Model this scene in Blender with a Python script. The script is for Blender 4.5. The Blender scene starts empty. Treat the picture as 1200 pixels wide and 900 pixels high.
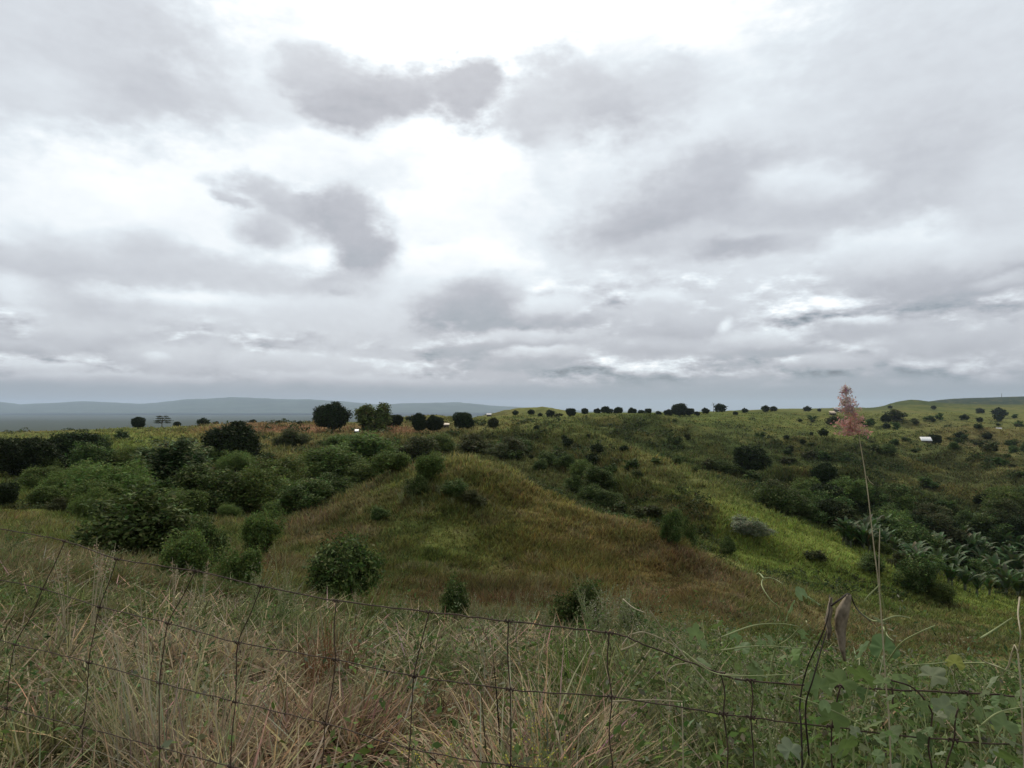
import bpy, math, random
import numpy as np
from mathutils import Vector, Matrix

R = math.radians
rng = np.random.default_rng(11)
random.seed(5)
scene = bpy.context.scene
COL = scene.collection

# ------------------------------------------------------------------ camera
F = 741.0                       # focal length in photo pixels (1200 x 900)
PITCH = math.atan(28.0 / F)
CAMZ = 1.6
cam = bpy.data.cameras.new('camera')
cam.sensor_fit = 'HORIZONTAL'
cam.sensor_width = 36.0
cam.lens = 36.0 * F / 1200.0
cam.clip_start = 0.05
cam.clip_end = 90000.0
cam_ob = bpy.data.objects.new('camera', cam)
cam_ob.location = (0, 0, CAMZ)
cam_ob.rotation_euler = (math.pi / 2 + PITCH, 0, 0)
COL.objects.link(cam_ob)
scene.camera = cam_ob


def ray(px, py):
    """x/y and z/y slopes of the view ray through a photo pixel."""
    xc = (np.asarray(px, float) - 600.0) / F
    yc = -(np.asarray(py, float) - 450.0) / F
    fy = math.cos(PITCH) - math.sin(PITCH) * yc
    fz = math.sin(PITCH) + math.cos(PITCH) * yc
    return xc / fy, fz / fy


def at(px, py, D):
    qx, qz = ray(px, py)
    return Vector((float(qx * D), float(D), float(CAMZ + qz * D)))


# ------------------------------------------------------------------ value noise (for modelling the land)
def _hash(ix, iy, seed):
    h = (ix.astype(np.int64) * 374761393 + iy.astype(np.int64) * 668265263 + seed * 974711) & 0xFFFFFFFF
    h = ((h ^ (h >> 13)) * 1274126177) & 0xFFFFFFFF
    h = (h ^ (h >> 16)) & 0xFFFFFFFF
    return h / 4294967295.0


def vnoise(x, y, seed=0):
    x = np.asarray(x, float); y = np.asarray(y, float)
    ix = np.floor(x); iy = np.floor(y)
    fx = x - ix; fy = y - iy
    fx = fx * fx * fx * (fx * (fx * 6 - 15) + 10); fy = fy * fy * fy * (fy * (fy * 6 - 15) + 10)
    a = _hash(ix, iy, seed); b = _hash(ix + 1, iy, seed)
    c = _hash(ix, iy + 1, seed); d = _hash(ix + 1, iy + 1, seed)
    return (a + (b - a) * fx) * (1 - fy) + (c + (d - c) * fx) * fy - 0.5


def fbm(x, y, seed=0, octaves=4):
    s = 0; a = 1.0; n = 0
    for o in range(octaves):
        s = s + a * vnoise(x * 2 ** o + 17.3 * o, y * 2 ** o - 9.1 * o, seed + o)
        n += a; a *= 0.5
    return s / n


def sstep(e0, e1, x):
    t = np.clip((x - e0) / (e1 - e0), 0, 1)
    return t * t * (3 - 2 * t)


# ------------------------------------------------------------------ the land: height field
FAR_LEFT = [(700, 508), (1500, 520), (5000, 494), (22000, 481.6)]
COLS = {
    -320: [(3, 870), (5, 765), (8, 690), (12, 640), (16, 622), (25, 618), (40, 598), (60, 572), (80, 560), (120, 545), (200, 525), (350, 513)] + FAR_LEFT,
    0: [(3, 885), (5, 785), (8, 715), (12, 665), (16, 638), (25, 628), (40, 604), (60, 578), (80, 562), (120, 545), (200, 524), (350, 511)] + FAR_LEFT,
    150: [(3, 890), (5, 790), (8, 722), (12, 682), (16, 664), (20, 652), (30, 628), (45, 600), (70, 570), (100, 550), (150, 530), (220, 512), (300, 505)] + FAR_LEFT,
    250: [(3, 893), (5, 792), (8, 728), (12, 696), (16, 678), (20, 664), (28, 640), (40, 612), (60, 580), (90, 555), (130, 530), (190, 511), (250, 503), (300, 502)] + FAR_LEFT,
    330: [(3, 895), (5, 794), (8, 734), (12, 712), (16, 696), (20, 676), (26, 648), (32, 624), (38, 609), (44, 608), (55, 592), (75, 562), (110, 537), (160, 513), (230, 499.5), (300, 500)] + FAR_LEFT,
    400: [(3, 895), (5, 796), (8, 740), (12, 722), (16, 709), (20, 692), (26, 656), (32, 612), (38, 586), (42, 582), (48, 597), (60, 593), (80, 562), (110, 537), (160, 514), (225, 500.5), (300, 501)] + FAR_LEFT,
    450: [(3, 896), (5, 798), (8, 745), (12, 730), (16, 718), (20, 700), (26, 660), (32, 602), (38, 562), (41, 556), (46, 584), (60, 588), (80, 562), (110, 537), (160, 514), (225, 500.5), (300, 501)] + FAR_LEFT,
    500: [(3, 896), (5, 799), (8, 748), (12, 734), (16, 722), (20, 704), (26, 668), (32, 600), (37, 548), (40, 538), (45, 560), (60, 585), (80, 560), (110, 537), (160, 514), (225, 501), (300, 500)] + FAR_LEFT,
    560: [(3, 897), (5, 800), (8, 750), (12, 737), (16, 726), (20, 706), (26, 675), (31, 625), (36, 556), (40, 533), (45, 560), (60, 584), (80, 560), (110, 537), (160, 515), (225, 503), (300, 495), (420, 492)] + FAR_LEFT[1:],
    592: [(3, 897), (5, 800), (8, 751), (12, 738), (16, 727), (20, 708), (26, 678), (31, 628), (36, 562), (39.5, 540), (45, 566), (60, 586), (80, 561), (110, 538), (155, 518), (225, 504), (310, 494.5), (420, 490), (520, 489), (1500, 505), (5000, 494), (22000, 481.6)],
    620: [(3, 897), (5, 801), (8, 752), (12, 739), (16, 728), (20, 709), (25, 686), (30, 640), (35, 578), (38, 560), (42, 590), (58, 590), (80, 562), (110, 539), (150, 522), (220, 505), (320, 494), (420, 488.5), (520, 488), (1500, 500), (5000, 494), (22000, 481.6)],
    700: [(3, 898), (5, 803), (8, 756), (12, 743), (16, 732), (20, 714), (25, 700), (30, 655), (34, 600), (36, 591), (40, 618), (55, 612), (75, 586), (100, 561), (150, 533), (220, 512), (320, 497), (450, 487), (560, 486.5), (1500, 490), (5000, 492), (22000, 481.6)],
    780: [(3, 898), (5, 806), (8, 760), (12, 749), (16, 741), (20, 726), (25, 712), (29, 665), (32, 622), (34, 616), (39, 648), (52, 640), (75, 606), (100, 581), (150, 548), (220, 520), (320, 502), (450, 488.5), (540, 486), (1000, 487), (2500, 487), (6000, 490), (22000, 481.6)],
    850: [(3, 898), (5, 810), (8, 768), (12, 760), (16, 754), (20, 740), (24, 713), (28, 674), (31, 661), (36, 676), (48, 665), (60, 643), (75, 623), (100, 597), (150, 562), (220, 531), (320, 508), (450, 492), (560, 485.5), (900, 484), (1400, 483), (2500, 482), (6000, 488), (22000, 481.6)],
    900: [(3, 898), (5, 814), (8, 775), (12, 770), (16, 764), (20, 752), (25, 722), (29, 698), (33, 690), (40, 690), (50, 672), (62, 650), (76, 632), (84, 633), (95, 641), (120, 614), (160, 582), (220, 547), (300, 521), (400, 502), (550, 488), (750, 484), (1200, 481.5), (2500, 480), (6000, 486), (22000, 481.6)],
    1000: [(3, 898), (5, 820), (8, 790), (12, 790), (18, 778), (25, 756), (35, 728), (50, 698), (65, 672), (78, 650), (86, 652), (98, 662), (120, 632), (160, 597), (220, 560), (300, 528), (400, 507), (600, 491), (900, 484), (1500, 479), (2500, 478), (6000, 486), (22000, 481.6)],
    1032: [(3, 898), (5, 822), (8, 794), (12, 798), (18, 787), (25, 765), (35, 736), (50, 708), (65, 684), (78, 664), (88, 668), (100, 670), (120, 638), (160, 603), (220, 565), (300, 531), (400, 509), (600, 493), (900, 484), (1450, 478), (2000, 479), (3500, 480), (6000, 486), (22000, 481.6)],
    1072: [(3, 898), (5, 825), (8, 798), (12, 804), (18, 794), (25, 772), (35, 742), (50, 716), (65, 696), (78, 680), (90, 681), (102, 676), (124, 643), (164, 607), (224, 567), (307, 532), (410, 511), (620, 495), (920, 484), (1450, 467), (2000, 474), (3500, 473), (6000, 484), (22000, 481.6)],
    1050: [(3, 898), (5, 824), (8, 797), (12, 802), (18, 792), (25, 770), (35, 740), (50, 712), (65, 690), (78, 672), (88, 676), (100, 675), (120, 642), (160, 606), (220, 567), (300, 532), (400, 510), (600, 494), (900, 484), (1450, 469), (2000, 475), (3500, 477), (6000, 486), (22000, 481.6)],
    1110: [(3, 898), (5, 826), (8, 800), (12, 808), (18, 798), (25, 776), (35, 746), (50, 722), (65, 704), (78, 692), (92, 690), (105, 678), (130, 646), (170, 610), (230, 568), (320, 532), (430, 512), (650, 496), (950, 485), (1450, 473), (2000, 476), (3200, 467), (6000, 480), (22000, 481.6)],
    1200: [(3, 898), (5, 828), (8, 805), (12, 814), (18, 806), (25, 786), (35, 756), (50, 733), (65, 718), (80, 708), (100, 692), (130, 654), (170, 614), (230, 572), (320, 537), (450, 513), (700, 496), (1000, 486), (1700, 475), (2300, 474), (3200, 464), (6000, 478), (22000, 481.6)],
    1520: [(3, 898), (5, 828), (8, 805), (12, 814), (18, 806), (25, 786), (35, 756), (50, 733), (65, 718), (80, 708), (100, 692), (130, 654), (170, 614), (230, 572), (320, 537), (450, 513), (700, 496), (1000, 486), (1700, 476), (2300, 474), (3200, 463), (6000, 476), (22000, 481.6)],
}
LD0, LD1, ND = math.log(2.0), math.log(26000.0), 1400
QP0, QP1, NQ = -320.0, 1520.0, 461
_ld = np.linspace(LD0, LD1, ND)


def _gauss(a, sig, axis):
    n = int(max(1, sig * 3)); k = np.exp(-0.5 * (np.arange(-n, n + 1) / sig) ** 2); k /= k.sum()
    pad = [(0, 0), (0, 0)]; pad[axis] = (n, n)
    return np.apply_along_axis(lambda v: np.convolve(v, k, 'valid'), axis, np.pad(a, pad, mode='edge'))


def _table():
    keys = sorted(COLS)
    rows = []
    for k in keys:
        d = np.array([2.0] + [p[0] for p in COLS[k]]); y = np.array([478 + F * 1.6 / 2.0] + [p[1] for p in COLS[k]])
        s = -(y - 478.0) / F
        # interpolate heights rather than slopes so that straight ground stays straight
        rows.append(np.interp(_ld, np.log(d), s))
    rows = np.array(rows)
    rows = _gauss(rows, 5.0, 1)
    qs = np.linspace(QP0, QP1, NQ)
    out = np.empty((NQ, ND))
    for j in range(ND):
        out[:, j] = np.interp(qs, keys, rows[:, j])
    return _gauss(out, 2.6, 0)


TAB = _table()


def base_height(x, y):
    az = np.arctan2(x, y); r = np.hypot(x, y)
    azc = np.clip(az, -0.88, 0.88)
    D = np.maximum(r * np.cos(azc), 1e-6)
    px = 600 + F * np.tan(azc)
    j = np.clip((np.log(np.maximum(D, 2.0)) - LD0) / (LD1 - LD0) * (ND - 1), 0, ND - 1.001)
    i = np.clip((px - QP0) / (QP1 - QP0) * (NQ - 1), 0, NQ - 1.001)
    i0 = i.astype(int); j0 = j.astype(int); fi = i - i0; fj = j - j0
    s = (TAB[i0, j0] * (1 - fi) + TAB[i0 + 1, j0] * fi) * (1 - fj) + (TAB[i0, j0 + 1] * (1 - fi) + TAB[i0 + 1, j0 + 1] * fi) * fj
    z = CAMZ + D * s
    near = sstep(2.0, 3.2, D)
    z = z * near
    side = sstep(1.0, 1.6, np.abs(az))
    back = np.clip(z, -103, 3)
    return z * (1 - side) + side * np.where(r < 30, back * 0.2, back * np.clip(0.2 + (r - 30) / 4000, 0.2, 1))


# grassy spurs that overlap down the right hand valley: crest lines as (photo column, photo row, depth)
SPURS = [([(600, 489, 260), (645, 499, 195), (685, 513, 155), (720, 529, 128), (770, 545, 110), (830, 566, 96), (875, 588, 85), (905, 606, 80)], .34, .30),
         ([(690, 560, 86), (720, 561, 81), (760, 568, 78), (810, 583, 73), (850, 600, 68), (890, 619, 66)], .36, .25),
         ([(860, 556, 160), (900, 554, 152), (950, 557, 150), (990, 564, 165), (1030, 570, 166), (1075, 579, 160), (1105, 593, 150)], .42, .25),
         ([(1030, 506, 345), (1060, 513, 318), (1100, 523, 290), (1140, 534, 260), (1180, 546, 232), (1240, 563, 205)], .34, .25),
         ([(800, 506, 300), (860, 508, 280), (905, 511, 272), (950, 516, 268), (1010, 523, 258), (1040, 531, 250)], .34, .22),
         ([(1080, 505, 425), (1120, 502, 420), (1160, 501, 410), (1230, 499, 420)], .30, .2),
         ([(730, 498, 330), (780, 496, 345), (840, 494, 370), (900, 495, 400)], .25, .2),
         ([(960, 493, 520), (1010, 490, 560), (1060, 487, 620), (1120, 484, 700)], .22, .2)]
_spur_w = []
for pts_, fs_, bs_ in SPURS:
    a_ = np.array([tuple(at(*p)) for p in pts_])
    t0_ = np.linspace(0, len(a_) - 1, 90); c_ = np.stack([np.interp(t0_, np.arange(len(a_)), a_[:, k]) for k in range(3)], -1)
    for k in range(3): c_[:, k] = np.convolve(np.pad(c_[:, k], 6, mode='edge'), np.ones(13) / 13, 'valid')
    c_[:, 2] += .018 * c_[:, 1] * fbm(c_[:, 0] / (c_[:, 1] * .10), c_[:, 1] * 0, 800, 2)
    _spur_w.append((c_, fs_, bs_))


def spurs(x, y, z):
    sh = np.shape(x); x = np.ravel(x); y = np.ravel(y); z = np.ravel(np.broadcast_to(z, sh)).copy()
    for c, fs, bs in _spur_w:
        D0, D1 = c[:, 1].min() * .35, c[:, 1].max() * 1.9
        m = np.nonzero((y > D0) & (y < D1) & (x > c[:, 0].min() - .45 * D1) & (x < c[:, 0].max() + .45 * D1))[0]
        if not len(m): continue
        best = np.full(len(m), -1e9)
        for k in range(0, len(c), 3):
            dx = x[m] - c[k, 0]; dy = y[m] - c[k, 1]
            d = np.sqrt(dx * dx + dy * dy + (.012 * c[k, 1]) ** 2) - .012 * c[k, 1]
            w = .5 - .5 * dy / np.sqrt(dx * dx + dy * dy + 1.0)
            sl = bs + (fs * 1.25 - bs) * w
            best = np.maximum(best, c[k, 2] - sl * d)
        kk = .012 * y[m]; h = np.clip(.5 + .5 * (best - z[m]) / kk, 0, 1)
        z[m] = z[m] * (1 - h) + best * h + kk * h * (1 - h)
    return z.reshape(sh)


def height(x, y):
    x = np.asarray(x, float); y = np.asarray(y, float)
    r = np.hypot(x, y)
    z = spurs(x, y, base_height(x, y))
    # grassy ribs across the slopes: a steep face towards the valley, a gentle back
    lr = np.log(np.maximum(r, 1.0)); az = np.arctan2(x, np.maximum(y, 1e-3))
    ph = lr * 4.6 + az * 1.1 + 1.5 * fbm(az * 4.5, lr * 2.2, 61, 3)
    k = ph - np.floor(ph)
    t_ = sstep(-.06, .12, az)
    att = 1 - .85 * np.exp(-((lr - (math.log(222) + t_ * math.log(500 / 222))) / (.16 + .10 * t_)) ** 2)      # the crests stay where they are seen
    rib = np.where(k < .38, sstep(0, .38, k), 1 - sstep(.38, 1.0, k)) - .5
    amp = np.clip(.5 + 2.6 * fbm(az * 5 + 3, lr * 2.6, 67, 2), .0, 1.2)
    z = z + rib * amp * .026 * r * att * sstep(62, 120, r) * (1 - sstep(520, 900, r)) * sstep(-.16, .02, az + .25 * (lr - 5.2))
    far = 1 - sstep(2500, 6000, r)
    z = z + far * att * (
        4.2 * fbm(x / 210, y / 210, 3, 2) * sstep(260, 700, r)
        + 6.5 * (0.25 - np.abs(fbm(x / 95, y / 95, 7, 3))) * sstep(110, 300, r)
        + 2.4 * (0.25 - np.abs(fbm(x / 38, y / 38, 12, 3))) * sstep(60, 160, r)
        + 1.1 * fbm(x / 11, y / 11, 21, 3) * sstep(22, 70, r)
        + 0.55 * fbm(x / 3.5, y / 3.5, 31, 3) * sstep(8, 24, r)
        + 0.25 * fbm(x / 1.3, y / 1.3, 35, 2) * sstep(14, 24, r)
        + 0.10 * fbm(x / 0.9, y / 0.9, 41, 2) * sstep(2, 5, r))
    return z


_march = np.exp(np.linspace(math.log(2.0), math.log(4000.0), 900))


def hit(px, py, dmin=2.0):
    """first ground depth along the view rays of photo pixels (nan where the ray meets no land)"""
    px = np.atleast_1d(np.asarray(px, float)); py = np.atleast_1d(np.asarray(py, float))
    qx, qz = ray(px, py)
    if len(px) <= 8:
        DD = _march[_march >= dmin][None, :]
        below = CAMZ + qz[:, None] * DD <= height(qx[:, None] * DD, np.broadcast_to(DD, (len(px), DD.shape[1])))
        return np.where(below.any(1), DD[0][below.argmax(1)], np.nan)
    out = np.full(px.shape, np.nan)
    prev = np.zeros(px.shape); alive = np.ones(px.shape, bool)
    for D in _march:
        if D < dmin:
            continue
        idx = np.nonzero(alive)[0]
        if not len(idx):
            break
        below = CAMZ + qz[idx] * D <= height(qx[idx] * D, np.full(len(idx), D))
        hitidx = idx[below]
        out[hitidx] = D; alive[hitidx] = False
    return out


# ------------------------------------------------------------------ node helpers
class S:
    """a float socket with operators that lay down Math nodes"""
    nt = None

    def __init__(self, sock):
        self.s = sock

    @classmethod
    def op(cls, o, *a, clamp=False):
        n = cls.nt.nodes.new('ShaderNodeMath'); n.operation = o; n.use_clamp = clamp
        for k, v in enumerate(a):
            if isinstance(v, S): cls.nt.links.new(v.s, n.inputs[k])
            else: n.inputs[k].default_value = float(v)
        return S(n.outputs[0])

    def __add__(s, o): return S.op('ADD', s, o)
    __radd__ = __add__
    def __sub__(s, o): return S.op('SUBTRACT', s, o)
    def __rsub__(s, o): return S.op('SUBTRACT', o, s)
    def __mul__(s, o): return S.op('MULTIPLY', s, o)
    __rmul__ = __mul__
    def __truediv__(s, o): return S.op('DIVIDE', s, o)
    def __rtruediv__(s, o): return S.op('DIVIDE', o, s)


def smooth(e0, e1, x):
    n = S.nt.nodes.new('ShaderNodeMapRange'); n.interpolation_type = 'SMOOTHSTEP'
    S.nt.links.new(x.s, n.inputs[0])
    a, b, lo, hi = (e0, e1, 0, 1) if e0 < e1 else (e1, e0, 1, 0)
    n.inputs[1].default_value = a; n.inputs[2].default_value = b
    n.inputs[3].default_value = lo; n.inputs[4].default_value = hi
    return S(n.outputs[0])


def combine(x, y, z):
    n = S.nt.nodes.new('ShaderNodeCombineXYZ')
    for k, v in enumerate((x, y, z)):
        if isinstance(v, S): S.nt.links.new(v.s, n.inputs[k])
        else: n.inputs[k].default_value = v
    return n.outputs[0]


def noise(vec, scale, detail=5, rough=0.55, dist=0.0):
    n = S.nt.nodes.new('ShaderNodeTexNoise'); n.noise_dimensions = '3D'
    S.nt.links.new(vec, n.inputs['Vector'])
    n.inputs['Scale'].default_value = scale; n.inputs['Detail'].default_value = detail
    n.inputs['Roughness'].default_value = rough; n.inputs['Distortion'].default_value = dist
    return S(n.outputs['Fac'])


# ------------------------------------------------------------------ sky
SUN_EL, SUN_AZ = R(42.0), R(-8.0)        # behind the bright break in the cloud
world = bpy.data.worlds.new('World'); scene.world = world
world.use_nodes = True
world.cycles.sampling_method = 'MANUAL'; world.cycles.sample_map_resolution = 256
nt = world.node_tree; nt.nodes.clear(); S.nt = nt
out = nt.nodes.new('ShaderNodeOutputWorld')
sky = nt.nodes.new('ShaderNodeTexSky'); sky.sky_type = 'NISHITA'; sky.sun_disc = False
sky.sun_elevation = SUN_EL; sky.sun_rotation = SUN_AZ
sky.air_density = 1.0; sky.dust_density = 2.0
bg_sky = nt.nodes.new('ShaderNodeBackground'); bg_sky.inputs['Strength'].default_value = 0.09
nt.links.new(sky.outputs[0], bg_sky.inputs['Color'])

tc = nt.nodes.new('ShaderNodeTexCoord')
sep = nt.nodes.new('ShaderNodeSeparateXYZ'); nt.links.new(tc.outputs['Generated'], sep.inputs[0])
X, Y, Z = (S(sep.outputs[k]) for k in range(3))
H = S.op('MAXIMUM', S.op('SQRT', X * X + Y * Y), 0.02)
U = S.op('ARCTAN2', X, Y)
T = S.op('MINIMUM', S.op('MAXIMUM', Z / H, -0.02), 3.0)
# cloud deck seen in perspective (for small cloud and grain)
den = S.op('MAXIMUM', Z, 0.0) + 0.16
deck = combine(X / den, Y / den, 0.0)
ang = combine(U, T * 1.6, 0.0)
ang2 = combine(U, T * 1.6, 7.3)
ang3 = combine(U, T * 1.6, 3.1)
A = T * 0.16 + 0.035
w1 = noise(ang, 5.0, 3, 0.5) - 0.5
w2 = noise(ang2, 5.0, 3, 0.5) - 0.5
w3 = noise(ang, 19.0, 7, 0.62) - 0.5
w4 = noise(ang2, 19.0, 7, 0.62) - 0.5
UU = U + A * (w1 * 1.0 + w3 * 0.45)
VV = T + A * (w2 * 0.8 + w4 * 0.45)
puff = noise(combine(U, T * 1.5 + 0.6, 5.5), 15.0, 8, 0.60) - 0.5
puff_low = noise(combine(U * 1.3, T * 2.4, 9.5), 17.0, 8, 0.60) - 0.5
low_ = smooth(0.26, 0.12, T)
EDGE = (puff + (puff_low - puff) * low_) * 1.5
fine = noise(ang3, 26.0, 8, 0.6) - 0.5
broad = noise(deck, 1.3, 6, 0.55) - 0.5

g = [(-0.02, 0.33), (0.02, 0.36), (0.055, 0.44), (0.10, 0.52), (0.2, 0.62), (0.35, 0.70), (0.55, 0.74), (0.9, 0.72), (3.0, 0.66)]
cr = nt.nodes.new('ShaderNodeFloatCurve')
cv = cr.mapping.curves[0]
while len(cv.points) > 2: cv.points.remove(cv.points[-1])
cv.points[0].location = (0.0, 0.33); cv.points[1].location = (1.0, 0.66)
for t_, v_ in g[1:-1]: cv.points.new((t_ + 0.02) / 3.02, v_)
cr.mapping.update()
nt.links.new(((T + 0.02) / 3.02).s, cr.inputs['Value'])
L = S(cr.outputs[0])
# away from the bright break the cover is duller
away = smooth(0.75, 2.2, S.op('ABSOLUTE', U))
L = L * (1.0 - away * 0.18)
L = L * 0.99 + broad * 0.20

# small cumulus and stratus near the horizon
strat = combine(U * 1.0, T * 2.6, 1.7)
n_a = noise(strat, 8.5, 8, 0.58)
strat_b = combine(U * 1.0, T * 2.6 + 0.035, 1.7)
n_b = noise(strat_b, 8.5, 8, 0.58)
band = smooth(0.015, 0.07, T) * smooth(0.30, 0.12, T)
L = L + band * smooth(0.36, 0.56, n_a) * ((n_a - n_b) * 2.8 + 0.02)


UVv = combine(UU, VV, 0.0)


def blob(px, py, rx, ry, rot, top, bot, soft, op=1.0):
    """a cloud: an ellipse of sky with ragged edges, lighter (or darker) above than below"""
    global L
    qx, qz = ray(px, py)
    az = math.atan(float(qx)); c = math.cos(az)
    mp = nt.nodes.new('ShaderNodeMapping'); mp.vector_type = 'TEXTURE'
    mp.inputs['Location'].default_value = (az, float(qz) * c, 0)
    mp.inputs['Rotation'].default_value = (0, 0, R(rot))
    mp.inputs['Scale'].default_value = (rx / F * c * c, ry / F * c, 1)
    nt.links.new(UVv, mp.inputs[0])
    ln = nt.nodes.new('ShaderNodeVectorMath'); ln.operation = 'LENGTH'; nt.links.new(mp.outputs[0], ln.inputs[0])
    soft = min(.9, soft * 1.15 + .12)
    m = smooth(1 + soft, 1 - soft, S(ln.outputs['Value']) + EDGE)
    n = m.s.node
    if n.inputs[3].default_value == 1: n.inputs[3].default_value = op
    else: n.inputs[4].default_value = op
    mx = nt.nodes.new('ShaderNodeMix'); mx.data_type = 'FLOAT'
    nt.links.new(m.s, mx.inputs[0]); nt.links.new(L.s, mx.inputs[2])
    if abs(top - bot) < .03: mx.inputs[3].default_value = (top + bot) / 2
    else:
        sp = nt.nodes.new('ShaderNodeSeparateXYZ'); nt.links.new(mp.outputs[0], sp.inputs[0])
        v = smooth(-0.8, 0.9, S(sp.outputs[1])); v.s.node.inputs[3].default_value = bot; v.s.node.inputs[4].default_value = top
        nt.links.new(v.s, mx.inputs[3])
    L = S(mx.outputs[0])


BLOBS = [
    # broad light and dark of the overcast
    (950, 90, 420, 170, 0, .68, .66, .8, .9), (1120, 130, 220, 120, -15, .60, .60, .7, .9), (1090, 200, 110, 60, -10, .52, .52, .7, .9),
    (130, 90, 300, 120, 8, .60, .55, .55, .95), (215, 90, 130, 95, -25, .53, .50, .5, .9), (60, 170, 130, 45, 10, .52, .52, .6, .9),
    (40, 110, 60, 36, 0, .68, .64, .7, .8), (330, 60, 100, 90, -20, .70, .66, .7, .8), (30, 20, 120, 40, 0, .62, .60, .7, .8),
    (600, 30, 240, 95, 0, 1.25, 1.2, .65), (560, 170, 130, 95, 0, 1.08, 1.05, .6), (400, 215, 190, 50, 0, 1.0, .98, .6),
    (160, 225, 170, 45, -6, .90, .86, .6), (60, 250, 110, 50, 0, .84, .80, .6, .9), (380, 330, 120, 42, 0, 1.0, .96, .6), (250, 300, 110, 40, 10, .82, .80, .7, .8),
    (560, 250, 150, 60, 0, .88, .82, .7, .9), (700, 200, 110, 90, 0, .82, .74, .7, .9),
    # dark cumulus in front of the glow
    (460, 115, 150, 72, 0, .86, .78, .8, .6), (365, 270, 125, 80, -15, .84, .76, .8, .6), (700, 115, 150, 85, -10, .84, .76, .8, .5),
    (450, 105, 105, 42, -4, .50, .42, .30), (372, 80, 48, 38, 10, .58, .50, .45), (548, 106, 40, 36, 20, .48, .44, .30), (420, 130, 60, 26, 0, .43, .42, .4),
    (395, 200, 100, 26, 8, .74, .68, .6, .8),
    (705, 110, 95, 58, -14, .60, .46, .45), (635, 130, 48, 42, 10, .58, .52, .45), (790, 105, 60, 34, 0, .62, .58, .5), (735, 52, 40, 26, 0, .80, .72, .6, .8), (648, 185, 20, 36, 0, .72, .70, .5, .8),
    (340, 238, 78, 22, -12, .56, .46, .30), (405, 262, 56, 44, -38, .46, .40, .32), (425, 305, 34, 42, 10, .42, .37, .32), (392, 338, 54, 17, 0, .48, .42, .4),
    (312, 268, 36, 24, -30, .54, .48, .45), (272, 236, 26, 7, -10, .56, .50, .35), (375, 300, 16, 13, 0, .92, .88, .5, .9),
    # middle right banks
    (840, 235, 170, 58, 8, .58, .46, .55, .9), (765, 255, 90, 30, 14, .46, .41, .5), (850, 205, 62, 30, 14, .50, .46, .5), (945, 215, 66, 26, -8, .74, .60, .40), (930, 255, 90, 20, 0, .52, .46, .5),
    (890, 280, 170, 16, 0, .60, .50, .6, .8), (860, 296, 50, 12, 6, .43, .40, .5),
    # left bank below the light
    (110, 318, 190, 36, 0, .56, .47, .5), (190, 295, 50, 24, -12, .60, .50, .4), (270, 330, 110, 24, 0, .56, .52, .5), (40, 345, 60, 16, -14, .78, .72, .5), (120, 360, 70, 28, -20, .50, .46, .5),
    (300, 362, 190, 18, 0, .66, .58, .5), (240, 352, 90, 9, 0, .90, .84, .6, .8), (430, 375, 160, 24, 0, .64, .56, .5), (480, 345, 60, 26, 0, .72, .62, .5),
    # cumulus over the middle
    (560, 335, 82, 44, 0, .90, .50, .22), (545, 360, 58, 28, 8, .44, .34, .35), (590, 372, 46, 16, 0, .40, .34, .4), (530, 306, 40, 16, 0, .90, .80, .35, .9),
    (650, 366, 44, 22, 0, .74, .50, .25), (660, 380, 60, 8, 0, .42, .38, .45), (620, 400, 78, 14, 0, .62, .40, .25), (570, 408, 66, 9, 0, .42, .36, .4), (640, 416, 60, 10, 0, .70, .40, .25), (620, 426, 70, 6, 0, .40, .36, .5),
    # right cumulus
    (1055, 300, 95, 44, 0, .78, .48, .22), (1170, 300, 80, 44, 0, .72, .46, .30), (1140, 335, 120, 15, 4, .42, .38, .45), (1180, 232, 50, 50, 0, .66, .58, .5, .8), (1070, 330, 70, 12, 0, .46, .42, .5), (1180, 328, 40, 8, 0, .56, .46, .4),
    (770, 355, 36, 14, 0, .74, .56, .3), (800, 380, 85, 22, 0, .56, .43, .35), (890, 400, 70, 16, 0, .66, .42, .28), (905, 411, 60, 7, 0, .40, .37, .4), (1010, 377, 42, 8, 0, .76, .48, .28), (1010, 391, 60, 9, 0, .44, .40, .5),
    (980, 425, 60, 11, 0, .58, .42, .3), (1110, 405, 120, 24, 0, .50, .41, .5), (846, 381, 9, 5, 20, .85, .8, .6, .8), (760, 410, 80, 10, 0, .50, .42, .5),
    # left low cumulus
    (105, 395, 75, 24, 0, .56, .44, .35), (205, 420, 70, 18, 0, .58, .44, .3), (265, 418, 24, 12, 0, .44, .40, .4), (60, 432, 60, 9, 0, .66, .46, .3), (350, 425, 130, 16, 0, .60, .48, .4), (130, 445, 150, 8, 0, .58, .44, .4), (420, 445, 150, 8, 0, .56, .44, .4), (20, 405, 50, 10, 0, .50, .40, .4),
    (180, 418, 16, 6, 0, .72, .56, .35, .9),
]
for k_, b_ in enumerate(BLOBS):
    if k_ and k_ % 20 == 0: UVv = combine(UU + L * 1e-9, VV, 0.0)      # keeps the shader's stack short
    blob(*b_)
L = L + fine * (0.10 + T * 0.06)
L = L * 0.99
# darker veil of rain along the horizon
veil = smooth(0.052, 0.018, T)
L = L + veil * 0.92 * (0.315 - L)
L = S.op('MAXIMUM', L, 0.05)

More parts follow.
